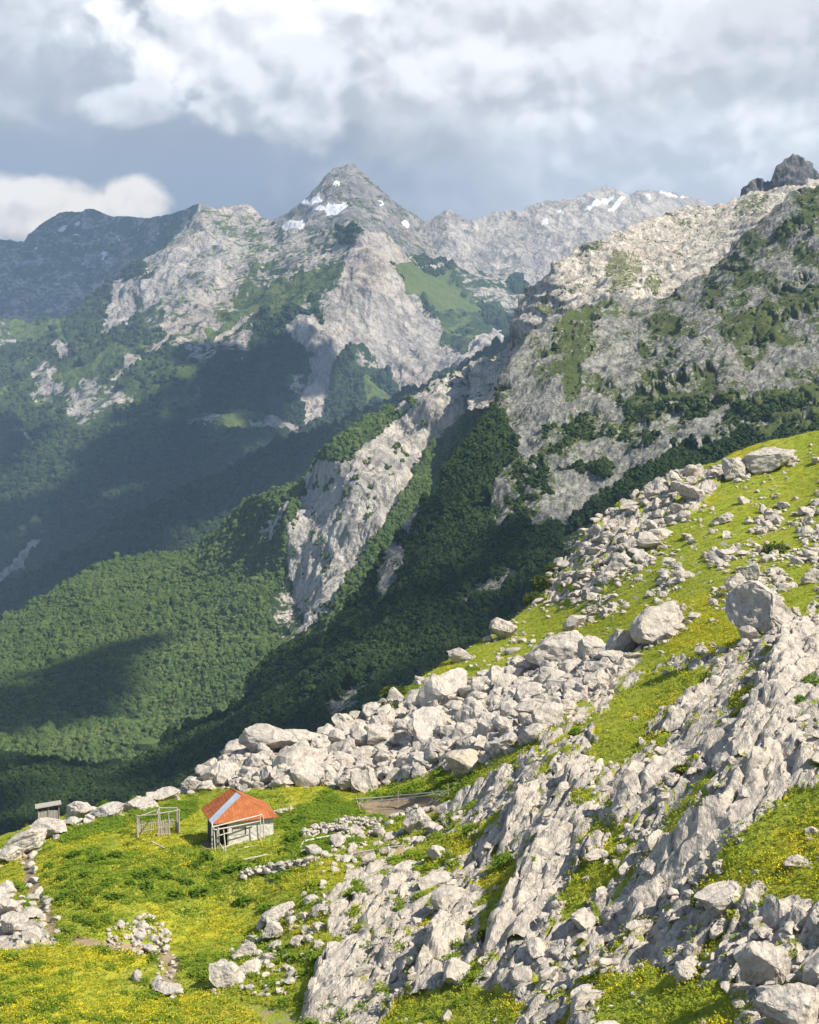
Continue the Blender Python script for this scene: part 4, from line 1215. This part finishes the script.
nl = (Vector(A0) - Vector(B0)).cross(Vector(R0) - Vector(B0)).normalized() * .03
s0, s1 = lerp(A0, B0, .0), lerp(A0, B0, .26)
t0, t1 = lerp(R0, R1, .0), lerp(R0, R1, .42)
MB().slab([v + nl for v in (s1, s0, t0, t1)], .02).build('metal_strip', m_metal, roof)
seam = MB()
for k in range(1, 6):
    f_ = k / 6
    if f_ > .4: seam.pole(lerp(A0, B0, f_) + nl, lerp(R0, R1, f_) + nl, .018, 5)
seam.pole(Vector(R0) + Vector((0, 0, .02)), Vector(R1) + Vector((0, 0, .02)), .05, 6)
seam.pole(Vector(A1), Vector(R0), .03, 6)
seam.build('sheet_seam', m_rust, roof)
bt = MB()
for k in range(6): bt.pole((-.1 + k * 1.08, -.38, e - .26), (-.1 + k * 1.08, .3, e - .06), .035, 5)
bt.build('rafter', m_grey, hut)

# --- pole frame in front of the hut (porch)
pf = empty('pole_frame', hut.location, 'open frame of bleached poles standing in front of the hut door', 'pole frame', ang)
yf = -1.15
for x, y, z1, dx in ((-.55, yf, 2.0, .1), (-.15, yf - .15, 1.9, .22), (.25, yf - .55, 1.75, .32), (3.9, yf + .3, 2.45, -.1), (-.5, -.2, 2.15, 0), (4.25, -.5, 2.3, .25)):
    MB().pole((x + dx, y, -2.0), (x, y, z1), .07, bend=.01).build('post', m_white_w, pf)
for a, b_, r in (((-.7, yf, 1.95), (4.1, yf + .3, 2.5), .07), ((-.5, yf - .1, 1.7), (3.9, yf + .2, 1.95), .06), ((-.2, yf, 1.05), (1.2, yf + .4, 1.15), .05), ((-.6, yf, 1.9), (-.5, -.1, 2.1), .06), ((.2, yf, -.1), (1.5, yf + .2, .1), .05), ((-.1, yf, .5), (.5, yf - .3, -.5), .05)):
    MB().pole(a, b_, r, bend=.012).build('rail', m_white_w, pf)
fr_ = empty('yard_fence', hut.location, 'low broken rail fence sagging in the grass before the whitewashed wall', 'fence', ang)
for x, y, z in ((1.4, -1.9, .35), (2.2, -1.9, .5), (3.0, -1.85, .4), (5.6, -1.2, .55)):
    MB().pole((x + .05, y, -2.2), (x, y, z - .4), .05).build('post', m_white_w, fr_)
for a, b_ in (((.7, -2.0, -.75), (4.6, -1.4, -.05)), ((1.2, -1.95, -.3), (3.2, -1.95, -.12)), ((2.0, -2.0, -.05), (5.7, -1.2, .02))):
    MB().pole(a, b_, .055, bend=.015).build('rail', m_white_w, fr_)


def log(p, q, r, label, name='log'):
    a, b_ = G1(*p), G1(*q)
    o = MB().pole((0, 0, 0), Vector(b_) - Vector(a), r, 8, .01).build(name, m_white_w)
    o.location = (a[0], a[1], a[2] + r * .8)
    tag(o, label, 'log')


log((242, 861), (268, 856), .09, 'bleached log lying in the grass below the hut')
log((305, 842), (345, 834), .13, 'long bleached log along the front of the ruined wall')
log((312, 838), (330, 828), .09, 'short crooked log lying across the ruined wall')
log((152, 845), (168, 852), .10, 'grey beam dropped in the grass below the picket pen')
log((148, 842), (172, 855), .08, 'thin grey pole beside the dropped beam')
log((300, 848), (308, 836), .10, 'forked grey branch leaning at the left end of the ruined wall')
log((352, 853), (402, 850), .09, 'weathered pole on the soil strip left of the fence pole')

# --- picket pen
pg_ = G1(158, 836)
pen = empty('picket_pen', pg_, 'roofless pen of crooked posts and grey pickets left of the hut', 'pen', math.radians(12))
PW, PD, PH = 3.5, 2.6, 2.3
posts = [(-1.9, 0), (-.05, -.35), (1.05, -.2), (2.05, .9), (-1.7, 1.9), (.3, 2.4), (1.9, 2.5)]
hs = [2.3, 2.35, 2.5, 2.45, 1.9, 2.4, 2.3]
base = Vector(pg_)
Rz = Matrix.Rotation(math.radians(12), 3, 'Z')


def lz(x, y):
    w = base + Rz @ Vector((x, y, 0)); return gz(w.x, w.y) - base.z


for (x, y), h in zip(posts, hs):
    MB().pole((x, y, lz(x, y) - .5), (x + random.uniform(-.1, .1), y, lz(x, y) + h), .085, bend=.008).build('post', m_grey, pen)
for i, j, a, b_ in ((0, 1, 2.2, 2.25), (1, 2, 2.3, 2.45), (2, 3, 2.4, 2.4), (4, 5, 1.8, 2.2), (0, 4, 2.2, 1.8), (5, 6, 2.3, 2.2), (3, 6, 2.3, 2.2), (1, 5, 2.3, 2.35)):
    p_, q_ = posts[i], posts[j]
    MB().pole((*p_, lz(*p_) + a), (*q_, lz(*q_) + b_), .065, bend=.01).build('rail', m_grey, pen)
for (i, j, h, n_) in ((1, 2, 1.35, 9), (0, 4, 1.1, 10), (4, 5, 1.2, 11), (3, 6, 1.15, 9), (5, 6, 1.1, 8)):
    m = MB(); p_, q_ = Vector((*posts[i], 0)), Vector((*posts[j], 0))
    for k in range(n_):
        v = p_.lerp(q_, (k + .5) / n_); z = lz(v.x, v.y); hh = h * random.uniform(.85, 1.1)
        m.pole((v.x, v.y, z - .2), (v.x + random.uniform(-.05, .05), v.y, z + hh), .065, 5)
    d = (q_ - p_).normalized() * .02
    for zz in (.3, .95):
        m.pole((p_.x, p_.y - .05, lz(p_.x, p_.y) + zz), (q_.x, q_.y - .05, lz(q_.x, q_.y) + zz), .04, 5)
    m.build('picket_panel', m_grey, pen)

# --- tiny shed on the skyline
sg = G1(47, 824)
shed = empty('shed', (sg[0], sg[1] + .8, sg[2] + .0), 'tiny grey plank shed with a lean-to roof on the left skyline', 'shed', math.radians(14))
for a in ((-1.1, 1.1, 0, .07, -.7, 1.25), (-1.1, -1.03, .08, 1.4, -.7, 1.6), (1.03, 1.1, .08, 1.4, -.7, 1.6), (-1.02, 1.02, 1.34, 1.4, -.7, 1.5)):
    m = MB(); 
    x0, x1, y0, y1, z0, z1 = a
    nk = 7
    for k in range(nk):
        if x1 - x0 > y1 - y0: m.box(x0 + (x1 - x0) * k / nk, x0 + (x1 - x0) * (k + .9) / nk, y0, y1, z0, z1 - random.uniform(0, .12))
        else: m.box(x0, x1, y0 + (y1 - y0) * k / nk, y0 + (y1 - y0) * (k + .9) / nk, z0, z1 - random.uniform(0, .12))
    m.build('plank_wall', m_grey, shed)
for x in (-1.06, 0.0, 1.06): MB().pole((x, -.05, -.6), (x, -.05, 1.75 + .1 * x), .05).build('post', m_grey, shed)
MB().slab([(-1.35, -.3, 1.62), (1.35, -.3, 1.92), (1.3, 1.6, 1.75), (-1.35, 1.6, 1.5)], .07).build('roof', m_grey, shed)


# --- dry stone walls: one thing each
def stone_wall(pts, h, wd, n, label, size=.2, name='stone_wall', mat=None):
    Wp_ = np.array([G1(*p) for p in pts]); d = np.r_[0, np.cumsum(np.linalg.norm(np.diff(Wp_, axis=0), axis=1))]
    s_ = rng.uniform(0, d[-1], n)
    p = np.stack([np.interp(s_, d, Wp_[:, k]) for k in range(3)], -1)
    zz = rng.beta(1, 1.6, n) * h
    p[:, :2] += rng.normal(0, wd * .5, (n, 2)) * (1 - .6 * zz / h)[:, None]
    p[:, 2] = np.array([gz(*q_[:2]) for q_ in p]) + zz + .05
    sc = size * rng.lognormal(0, .3, n)
    V, Fc = merge(ROCK_S, p, sc[:, None] * rng.uniform(.7, 1.3, (n, 3)) * np.array([1, 1, .7]), rng.uniform(0, 6, n), rng.integers(0, 12, n))
    tag(link(name, mesh_np(name, V, Fc, mat or m_rock)), label, 'stone wall')


stone_wall([(243, 880), (262, 874), (285, 870), (308, 866)], .7, .45, 190, 'low tumbled dry stone wall below and right of the hut')
stone_wall([(303, 838), (322, 832), (345, 834), (368, 828)], .85, .6, 210, 'collapsed stone wall of the ruined pen with a log along it')
stone_wall([(335, 826), (352, 823), (372, 822), (378, 834)], .5, .7, 110, 'scattered stone heap at the back of the ruined pen')
stone_wall([(268, 815), (282, 812), (292, 808)], .4, .5, 50, 'little line of white stones just right of the hut roof')

# --- fences of the pens
fn = empty('rail_fence', G1(365, 812), 'long low fence of grey rails behind the bare soil patch', 'fence')
fb = Vector(fn.location)


def rel(px, py, z=0.0): return Vector(G1(px, py)) - fb + Vector((0, 0, z))


for (px, py), h in (((362, 806), 1.0), ((382, 804), 1.0), ((398, 803), 1.3), ((415, 802), 1.0), ((432, 800), .9), ((448, 798), 1.3)):
    MB().pole(rel(px, py, -.4), rel(px, py, h), .05).build('post', m_grey, fn)
for (a, b_, z0, z1) in (((356, 806), (398, 803), .9, .85), ((360, 806), (415, 803), .5, .55), ((396, 803), (450, 798), .85, .8), ((382, 804), (448, 798), .45, .5)):
    MB().pole(rel(*a, z0), rel(*b_, z1), .055, bend=.015).build('rail', m_white_w, fn)
pole_g = G1(378, 850)
o = MB().pole((0, 0, -.4), (.06, 0, 2.3), .05, 7, .01).build('fence_pole', m_grey); o.location = pole_g
tag(o, 'single upright pole standing by the lower soil strip', 'pole')
lf = empty('leaning_fence', G1(362, 815), 'two crossed grey poles leaning at the left end of the long rail fence', 'fence')
fb = Vector(lf.location)
MB().pole(rel(364, 818, -.2), rel(357, 803, .5), .06).build('pole', m_grey, lf)
MB().pole(rel(366, 808, -.2), rel(358, 806, .9), .05).build('pole', m_grey, lf)

# ================================================================== PLANTS
def leaf_cluster(n, r, h, leaf, seed, up=.4):
    r_ = np.random.default_rng(seed); V, Fc = [], []
    for k in range(n):
        a = r_.uniform(0, 6.283); q_ = math.sqrt(r_.random()); z = h * (r_.random() ** .8) * math.sqrt(max(1 - (q_ * .85) ** 2, .05))
        c = np.array([math.cos(a) * q_ * r, math.sin(a) * q_ * r, z])
        d = np.array([math.cos(a + r_.normal(0, .8)), math.sin(a + r_.normal(0, .8)), up + r_.normal(0, .4)]); d /= np.linalg.norm(d)
        w = np.cross(d, [0, 0, 1.0]); w /= np.linalg.norm(w) + 1e-6
        L = leaf * r_.uniform(.6, 1.3); o_ = len(V)
        V += [c - w * L * .12, c + d * L * .5 - w * L * .34, c + d * L + np.array([0, 0, -.2 * L]), c + d * L * .5 + w * L * .34]
        Fc.append([o_, o_ + 1, o_ + 2, o_ + 3])
    return np.array(V), np.array(Fc)


def leaf_mat(name, c0, c1, sc=3.0):
    m, t, b = new_mat(name)
    n = t.noise(pos(t), sc, 4, .6)
    t.put(b.inputs['Base Color'], t.mix(t.step(n, .3, .7), c0, c1))
    tr = t.node('ShaderNodeBsdfTranslucent'); t.put(tr.inputs[0], t.mix(.5, c1, (c1[0] * 1.3, c1[1] * 1.4, c1[2])))
    ms = t.node('ShaderNodeMixShader'); ms.inputs[0].default_value = .45
    t.l.new(b.outputs[0], ms.inputs[1]); t.l.new(tr.outputs[0], ms.inputs[2])
    t.l.new(ms.outputs[0], t.n['Material Output'].inputs[0])
    return m


m_dock = leaf_mat('dock_leaves', (.10, .185, .018), (.16, .25, .028))
m_shrub = leaf_mat('shrub_leaves', (.05, .085, .016), (.115, .145, .03))
m_tuft = leaf_mat('grass_blades', (.25, .305, .028), (.36, .39, .045), 1.0)
m_lush = leaf_mat('lush_herb_leaves', (.135, .22, .02), (.21, .30, .032), 1.2)
m_flower, t, b = new_mat('yellow_petals'); b.inputs['Base Color'].default_value = (.62, .47, .012, 1)
m_bark = simple_mat('grey_bark', (.10, .085, .07), (.17, .15, .125), 8)

DOCK = [mesh_np('dock_plant', *leaf_cluster(130, .5, .55, .34, 40 + k), m_dock) for k in range(4)]
spots = [(195, 868), (178, 880), (187, 884), (165, 878), (152, 874), (232, 872), (246, 870), (205, 862), (258, 862), (283, 852), (130, 885), (96, 896), (88, 906), (70, 886), (120, 898), (112, 900), (62, 880), (75, 858), (98, 862), (116, 858), (128, 846), (268, 908), (244, 902), (215, 878), (140, 878),
         (50, 868), (84, 876), (146, 888), (176, 896), (168, 900), (200, 895), (205, 856), (292, 842), (300, 822), (275, 870), (90, 925), (105, 888), (65, 900)]
for k, (px, py) in enumerate(spots):
    o = link('dock_plant', DOCK[k % 4]); g = G1(px, py)
    o.location = g - np.array([0, 0, .05]); s = rng.uniform(.6, 1.25); o.scale = (s, s, s * .9); o.rotation_euler = (0, 0, rng.uniform(0, 6))
    tag(o, 'one of the dark green leafy clumps dotted over the yellow meadow', 'plant', 'leafy clumps in the meadow')


def shrub(px, py, wpx, hpx, label, seed, mat=None, n=420):
    g = G1(px, py); m = g[1] / F
    r, h = wpx * m * .5, hpx * m
    o = empty('shrub', g - np.array([0, 0, .1]), label, 'shrub')
    V, Fc = leaf_cluster(n, r, h, max(.22, r * .28), seed)
    V = V + (fbm(V * 1.5 / r, 2) * r * .25)[:, None]
    link('foliage', mesh_np('foliage', V, Fc, mat or m_shrub), o)
    st = MB()
    for k in range(5):
        a = k * 1.256
        st.pole((0, 0, -.3), (math.cos(a) * r * .55, math.sin(a) * r * .55, h * .7), .04 + .01 * r)
    st.build('stem', m_bark, o)


for i, (px, py, w, h, lab, mt) in enumerate((
        (346, 726, 18, 10, 'yellow green shrub on the skyline right of the broad flat boulder', None), (394, 697, 26, 12, 'olive shrub on the skyline at the foot of the upper meadow', None), (385, 712, 22, 12, 'low shrub between stones under the olive skyline shrub', None),
        (545, 582, 26, 16, 'bushy olive growth on the ledge at the left end of the upper outcrop', None), (532, 600, 18, 12, 'dark shrub just left below the bushy ledge', None), (552, 566, 14, 12, 'small upright shrub at the edge of the outcrop', None),
        (700, 905, 18, 14, 'reddish green shrub at the lower left corner of the right hand meadow', None), (762, 912, 24, 12, 'grassy shrub on the rock shelf under the right hand meadow', m_dock), (812, 690, 22, 18, 'bright green shrub cut by the right edge on the karst', m_dock), (798, 708, 14, 10, 'small bright shrub in a crack of the pale slab', m_dock),
        (502, 868, 22, 16, 'lush green shrub at the bottom of the shaded trench', m_dock), (484, 945, 12, 10, 'yellowish cushion plant under the sharp edged rib', None), (682, 772, 16, 8, 'rusty green tuft in the hollow of the short rib', None), (775, 552, 24, 10, 'yellow olive shrub behind the huge overhanging boulder', None),
        (103, 800, 14, 10, 'little bush on the meadow rim between two blocks', m_dock), (134, 808, 8, 14, 'small leafy sapling growing beside the picket pen', m_dock), (470, 836, 14, 8, 'shaded bush at the end of the flowery strip', m_dock), (575, 735, 12, 8, 'small cushion bush at the head of the green gully', m_dock))):
    shrub(px, py, w, h, lab, 70 + i, mt)

# meadow herbs, grass tufts and flowers (nobody could count them)
view = (H_.PX > -110) & (H_.PX < 980) & (H_.PY < 1100)
grassy = (1 - sstep(.25, .5, c_[..., 0])) * (c_[..., 1] < .3) * view
hutfree = 1.0 - inside([(196, 835), (285, 828), (290, 858), (200, 862)], H_.PX, H_.PY)
TUFT = [leaf_cluster(11, .24, .06, .13, 500 + k, 1.1) for k in range(6)]
HERB = [leaf_cluster(16, .32, .18, .2, 600 + k, .5) for k in range(6)]


def ground_cover(name, w, n, tm, size, mat, label):
    w = w / np.maximum(H_.Y / 100, .5) ** 1.0
    p, j, i = H_.scatter(w, n)
    s = size * rng.uniform(.6, 1.4, n)
    V, Fc = merge(tm, p, np.stack([s, s, s], -1), rng.uniform(0, 6.28, n), rng.integers(0, len(tm), n))
    tag(link(name, mesh_np(name, V, Fc, mat)), label, 'grass' if 'flower' not in name else 'flowers', kind='stuff')


ground_cover('grass', grassy, 68000, TUFT, 1.1, m_tuft, 'short yellow green grass covering the hillside')
ground_cover('undergrowth', hutfree * grassy * sstep(.4, .7, c_[..., 3]), 8500, HERB, 1.0, m_lush, 'lush leafy herbs around the hut and below the boulder field')
FLW = []
for k in range(4):
    r_ = np.random.default_rng(k); V, Fc = [], []
    for q_ in range(7):
        c = np.array([*r_.normal(0, .22, 2), r_.uniform(.2, .4)]); a = r_.uniform(0, 6)
        o_ = len(V); z = r_.uniform(-.03, .03)
        V += [c + np.array([math.cos(a + d) * .03, math.sin(a + d) * .03, z * (1 if d < 2 else -1)]) for d in (0, 1.57, 3.14, 4.71)]; Fc.append([o_, o_ + 1, o_ + 2, o_ + 3])
    FLW.append((np.array(V), np.array(Fc)))
fpatch = sstep(.0, .45, fbm(H_.P / 5.0, 4, .6) + (c_[..., 2] - .5) * 1.2)
ground_cover('flowers', grassy * fpatch * (c_[..., 3] < .6), 10000, FLW, 1.0, m_flower, 'yellow flowers spangling the meadow')

# ================================================================== LIGHT, SKY, AIR
cloud(A, [(-60, 200), (270, 200), (300, 250), (190, 262), (120, 300), (60, 335), (-60, 335)], 3300, 'cloud shading the blue range at the far left')
cloud(M, [(255, 335), (300, 330), (312, 380), (290, 420), (262, 440), (230, 480), (130, 540), (30, 600), (-80, 640), (-80, 560), (60, 500), (120, 440), (150, 400), (185, 365), (220, 345)], 3300, 'cloud shading the forest below the pale buttress', r=(.10, .2), n=80)
cloud(M, [(-80, 395), (10, 410), (35, 440), (20, 470), (-80, 480)], 3300, 'small cloud shading the gully at the left edge', n=25)
cloud(N, [(-200, 690), (0, 575), (120, 515), (230, 455), (330, 410), (430, 375), (520, 325), (540, 330), (450, 385), (360, 440), (250, 510), (150, 560), (0, 640)], 3300, 'long cloud shading the dark ridge', r=(.07, .13), n=120)
cloud(P_, [(-60, 690), (0, 690), (60, 668), (130, 650), (142, 660), (120, 690), (80, 715), (40, 745), (-60, 760)], 3300, 'small cloud shading a patch of the sunlit slope', n=40)
cloud(Q, [(-100, 745), (60, 755), (110, 762), (165, 735), (245, 695), (275, 665), (300, 700), (330, 760), (250, 800), (60, 880), (-100, 900)], 2600, 'cloud shading the lower end of the ravine', r=(.07, .13), n=44)
cloud(Q, [(282, 648), (345, 567), (396, 504), (440, 470), (480, 500), (530, 530), (590, 520), (620, 500), (610, 600), (400, 760), (300, 760)], 2600, 'torn cloud added out of view to half shade the upper ravine', r=(.06, .115), n=50)  # added cloud above the frame, breaks up the sun on the ravine

sun = bpy.data.objects.new('sun', bpy.data.lights.new('sun', 'SUN')); COL.objects.link(sun)
sun.data.energy = 4.6; sun.data.angle = math.radians(.5); sun.data.color = (1.0, .93, .82)
sun.rotation_euler = Vector(SUN).to_track_quat('Z', 'Y').to_euler()

w = bpy.data.worlds.new('World'); SC.world = w; w.use_nodes = True
t = NT(w.node_tree); bg = t.n['Background']
sky = t.node('ShaderNodeTexSky', sky_type='NISHITA', sun_disc=False)
sky.sun_elevation = SUN_EL; sky.sun_rotation = SUN_AZ; sky.air_density = 1.0; sky.dust_density = 1.5; sky.altitude = 1700
gen = t.node('ShaderNodeTexCoord').outputs['Generated']
sp = t.node('ShaderNodeSeparateXYZ'); t.l.new(gen, sp.inputs[0])
az = t.math('ARCTAN2', sp.outputs[0], sp.outputs[1]); el = t.math('ARCSINE', sp.outputs[2])
cb = t.node('ShaderNodeCombineXYZ'); t.put(cb.inputs[0], az); t.put(cb.inputs[1], t.math('MULTIPLY', el, 1.15)); cb.inputs[2].default_value = .37
q = cb.outputs[0]
wq = t.vmath('ADD', q, t.vmath('MULTIPLY', t.vmath('SUBTRACT', t.node('ShaderNodeTexNoise').outputs[1], (.5, .5, .5)), (.035, .035, 0)))
wn = wq.node.inputs[1].links[0].from_node.inputs[0].links[0].from_node.inputs[0].links[0].from_node
t.l.new(q, wn.inputs['Vector']); wn.inputs['Scale'].default_value = 14; wn.inputs['Detail'].default_value = 4


def cn(off, scale=11, det=9, rough=.6):
    return t.noise(t.vmath('ADD', wq, off), scale, det, rough)


n0 = cn((0, 0, 0)); nm = cn((5, 4, 0), 36, 7, .55); nms = cn((5.006, 4.009, 0), 36, 7, .55)


def puff(off, scale):
    v = t.node('ShaderNodeTexVoronoi', feature='SMOOTH_F1', normalize=True, voronoi_dimensions='2D')
    t.put(v.inputs['Vector'], t.vmath('ADD', wq, off)); v.inputs['Scale'].default_value = scale
    v.inputs['Detail'].default_value = 2; v.inputs['Roughness'].default_value = .5; v.inputs['Smoothness'].default_value = .7
    return t.math('SUBTRACT', 1.0, v.outputs['Distance'])


nb = puff((3, 1, 0), 24); nbs = puff((3.007, 1.012, 0), 24)
nl = cn((7, 2, 0), 4.5, 3, .5)


def summ(*kv):
    r = None
    for v, c_, k in kv:
        q_ = t.math('MULTIPLY', t.math('SUBTRACT', v, c_), k)
        r = q_ if r is None else t.math('ADD', r, q_)
    return r


edge_n = summ((n0, .5, 1.5), (nm, .5, .9), (nb, .66, 1.3))
shade_n = t.math('ADD', summ((n0, .5, 1.2), (nm, .5, .4)), t.math('ADD', t.math('MULTIPLY', t.math('SUBTRACT', nb, nbs), 4.2), t.math('MULTIPLY', t.math('SUBTRACT', nm, nms), 2.0)))


def mx(*v):
    r = v[0]
    for k in v[1:]: r = t.math('MAXIMUM', r, k)
    return r


def mass(col, px, py, a, b_, hi, lo, soft=.35, rag=.8, lift=0.0, op=1.0):
    """lay one cloud mass (by direction: centre and half widths) over what stands behind it; bright crown, grey base"""
    u0, v0 = math.atan((px - CX) / F), math.atan((330 - py) / F)
    x = t.math('DIVIDE', t.math('SUBTRACT', az, u0), a / F); y = t.math('DIVIDE', t.math('SUBTRACT', el, v0), b_ / F)
    d = t.math('SQRT', t.math('ADD', t.math('MULTIPLY', x, x), t.math('MULTIPLY', y, y)))
    m = t.step(t.math('ADD', t.math('SUBTRACT', 1.0, d), t.math('MULTIPLY', edge_n, rag)), -soft * .4, soft)
    f = t.step(t.math('ADD', t.math('ADD', y, lift), shade_n), -1.1, 1.0)
    return t.mix(t.math('MULTIPLY', m, op), col, t.mix(f, lo, hi))


def grey(v, c=.04):
    v *= 1.28
    return (v * (1 - c), v * (1 - c * .3), v * (1 + c))


low = t.step(t.math('ADD', el, t.math('MULTIPLY', t.math('SUBTRACT', n0, .5), .05)), .06, .17)
side = t.step(t.math('ADD', az, t.math('MULTIPLY', t.math('SUBTRACT', nl, .5), .2)), -.10, .14)
col = t.mix(mx(t.math('MULTIPLY', side, .85), t.math('MULTIPLY', low, .35)), (.325, .375, .455), (.63, .65, .69))
col = mass(col, 50, 50, 150, 84, grey(.70), grey(.43, .08), soft=.6, rag=.7)
col = mass(col, 90, 112, 150, 28, grey(.50, .06), grey(.36, .1), soft=.9, rag=.7, op=.8)
col = mass(col, 670, 142, 300, 95, grey(.74), grey(.55, .05), soft=1.0, rag=.7)
col = mass(col, 470, 50, 340, 86, grey(.90, .01), grey(.60, .04), soft=.45, rag=.6)
col = mass(col, 250, 40, 120, 72, (1.28, 1.27, 1.25), grey(.63, .03), soft=.18, rag=.8, lift=.25)
col = mass(col, 140, 116, 44, 20, grey(.80, .02), grey(.55, .04), soft=.4, rag=.8)
col = mass(col, 700, 8, 130, 40, (1.25, 1.23, 1.2), grey(.80, .02), soft=.5, rag=.6)
col = mass(col, 330, 96, 130, 46, grey(.86, .01), grey(.50, .05), soft=.25, rag=.8)
col = mass(col, 555, 32, 120, 44, grey(.84, .02), grey(.60, .03), soft=.6, rag=.8)
col = mass(col, 480, 92, 105, 46, grey(.92, .01), grey(.54, .04), soft=.4, rag=.8)
col = mass(col, 640, 88, 110, 50, grey(.84, .01), grey(.54, .03), soft=.5, rag=.8)
col = mass(col, 775, 66, 90, 62, grey(.70, .02), grey(.50, .04), soft=.35, rag=.8)
col = mass(col, 545, 134, 46, 16, grey(.86, .01), grey(.58, .03), soft=.5, rag=.9)
col = mass(col, 425, 142, 90, 26, grey(.66, .04), grey(.48, .06), soft=.9, rag=.8, op=.8)
col = mass(col, 795, 152, 90, 40, grey(.90, 0), grey(.62, .02), soft=.6, rag=.7)
cream, tan = (1.2, 1.1, .97), (.78, .71, .65)
col = mass(col, 70, 220, 100, 33, cream, tan, soft=.4, rag=.9, lift=.3)
col = mass(col, -60, 216, 140, 36, cream, tan, soft=.4, rag=.9, lift=.3)
col = mass(col, 142, 203, 34, 22, cream, tan, soft=.4, rag=1.0, lift=.3)
# elsewhere the cloud thins out to open sky
front = t.step(t.math('ADD', t.math('ABSOLUTE', az), t.math('MULTIPLY', t.math('SUBTRACT', nl, .5), .6)), .55, 1.2)
high = t.step(t.math('ADD', el, t.math('MULTIPLY', t.math('SUBTRACT', nl, .5), .5)), .35, .75)
openf = mx(front, high)
SKY_K = 0.1
colk = t.vmath('MULTIPLY', col, (2 ** -EXPO / SKY_K,) * 3)
out = t.mix(t.math('MULTIPLY', openf, .85), colk, sky.outputs[0])
t.put(bg.inputs[0], out); bg.inputs[1].default_value = SKY_K

# the air between here and the mountains
hz = MB().box(-9600, 9600, -400, 12400, -1152, 1250).build('haze', bpy.data.materials.new('haze_air'))
tag(hz, 'pale blue haze lying over the valley and the far mountains', 'haze', kind='stuff')
hm = hz.data.materials[0]; hm.use_nodes = True
hm.node_tree.nodes.remove(hm.node_tree.nodes['Principled BSDF'])
pv = hm.node_tree.nodes.new('ShaderNodeVolumePrincipled')
pv.inputs['Color'].default_value = (.48, .70, 1.0, 1); pv.inputs['Density'].default_value = HAZE; pv.inputs['Anisotropy'].default_value = 0.0
hm.node_tree.links.new(pv.outputs[0], hm.node_tree.nodes['Material Output'].inputs['Volume'])

SC.view_settings.view_transform = 'Standard'; SC.view_settings.look = 'None'
SC.view_settings.exposure = EXPO; SC.view_settings.gamma = 1.0
SC.cycles.use_denoising = True
SC.cycles.max_bounces = 4; SC.cycles.diffuse_bounces = 2; SC.cycles.glossy_bounces = 1; SC.cycles.transmission_bounces = 2
SC.cycles.volume_bounces = 0
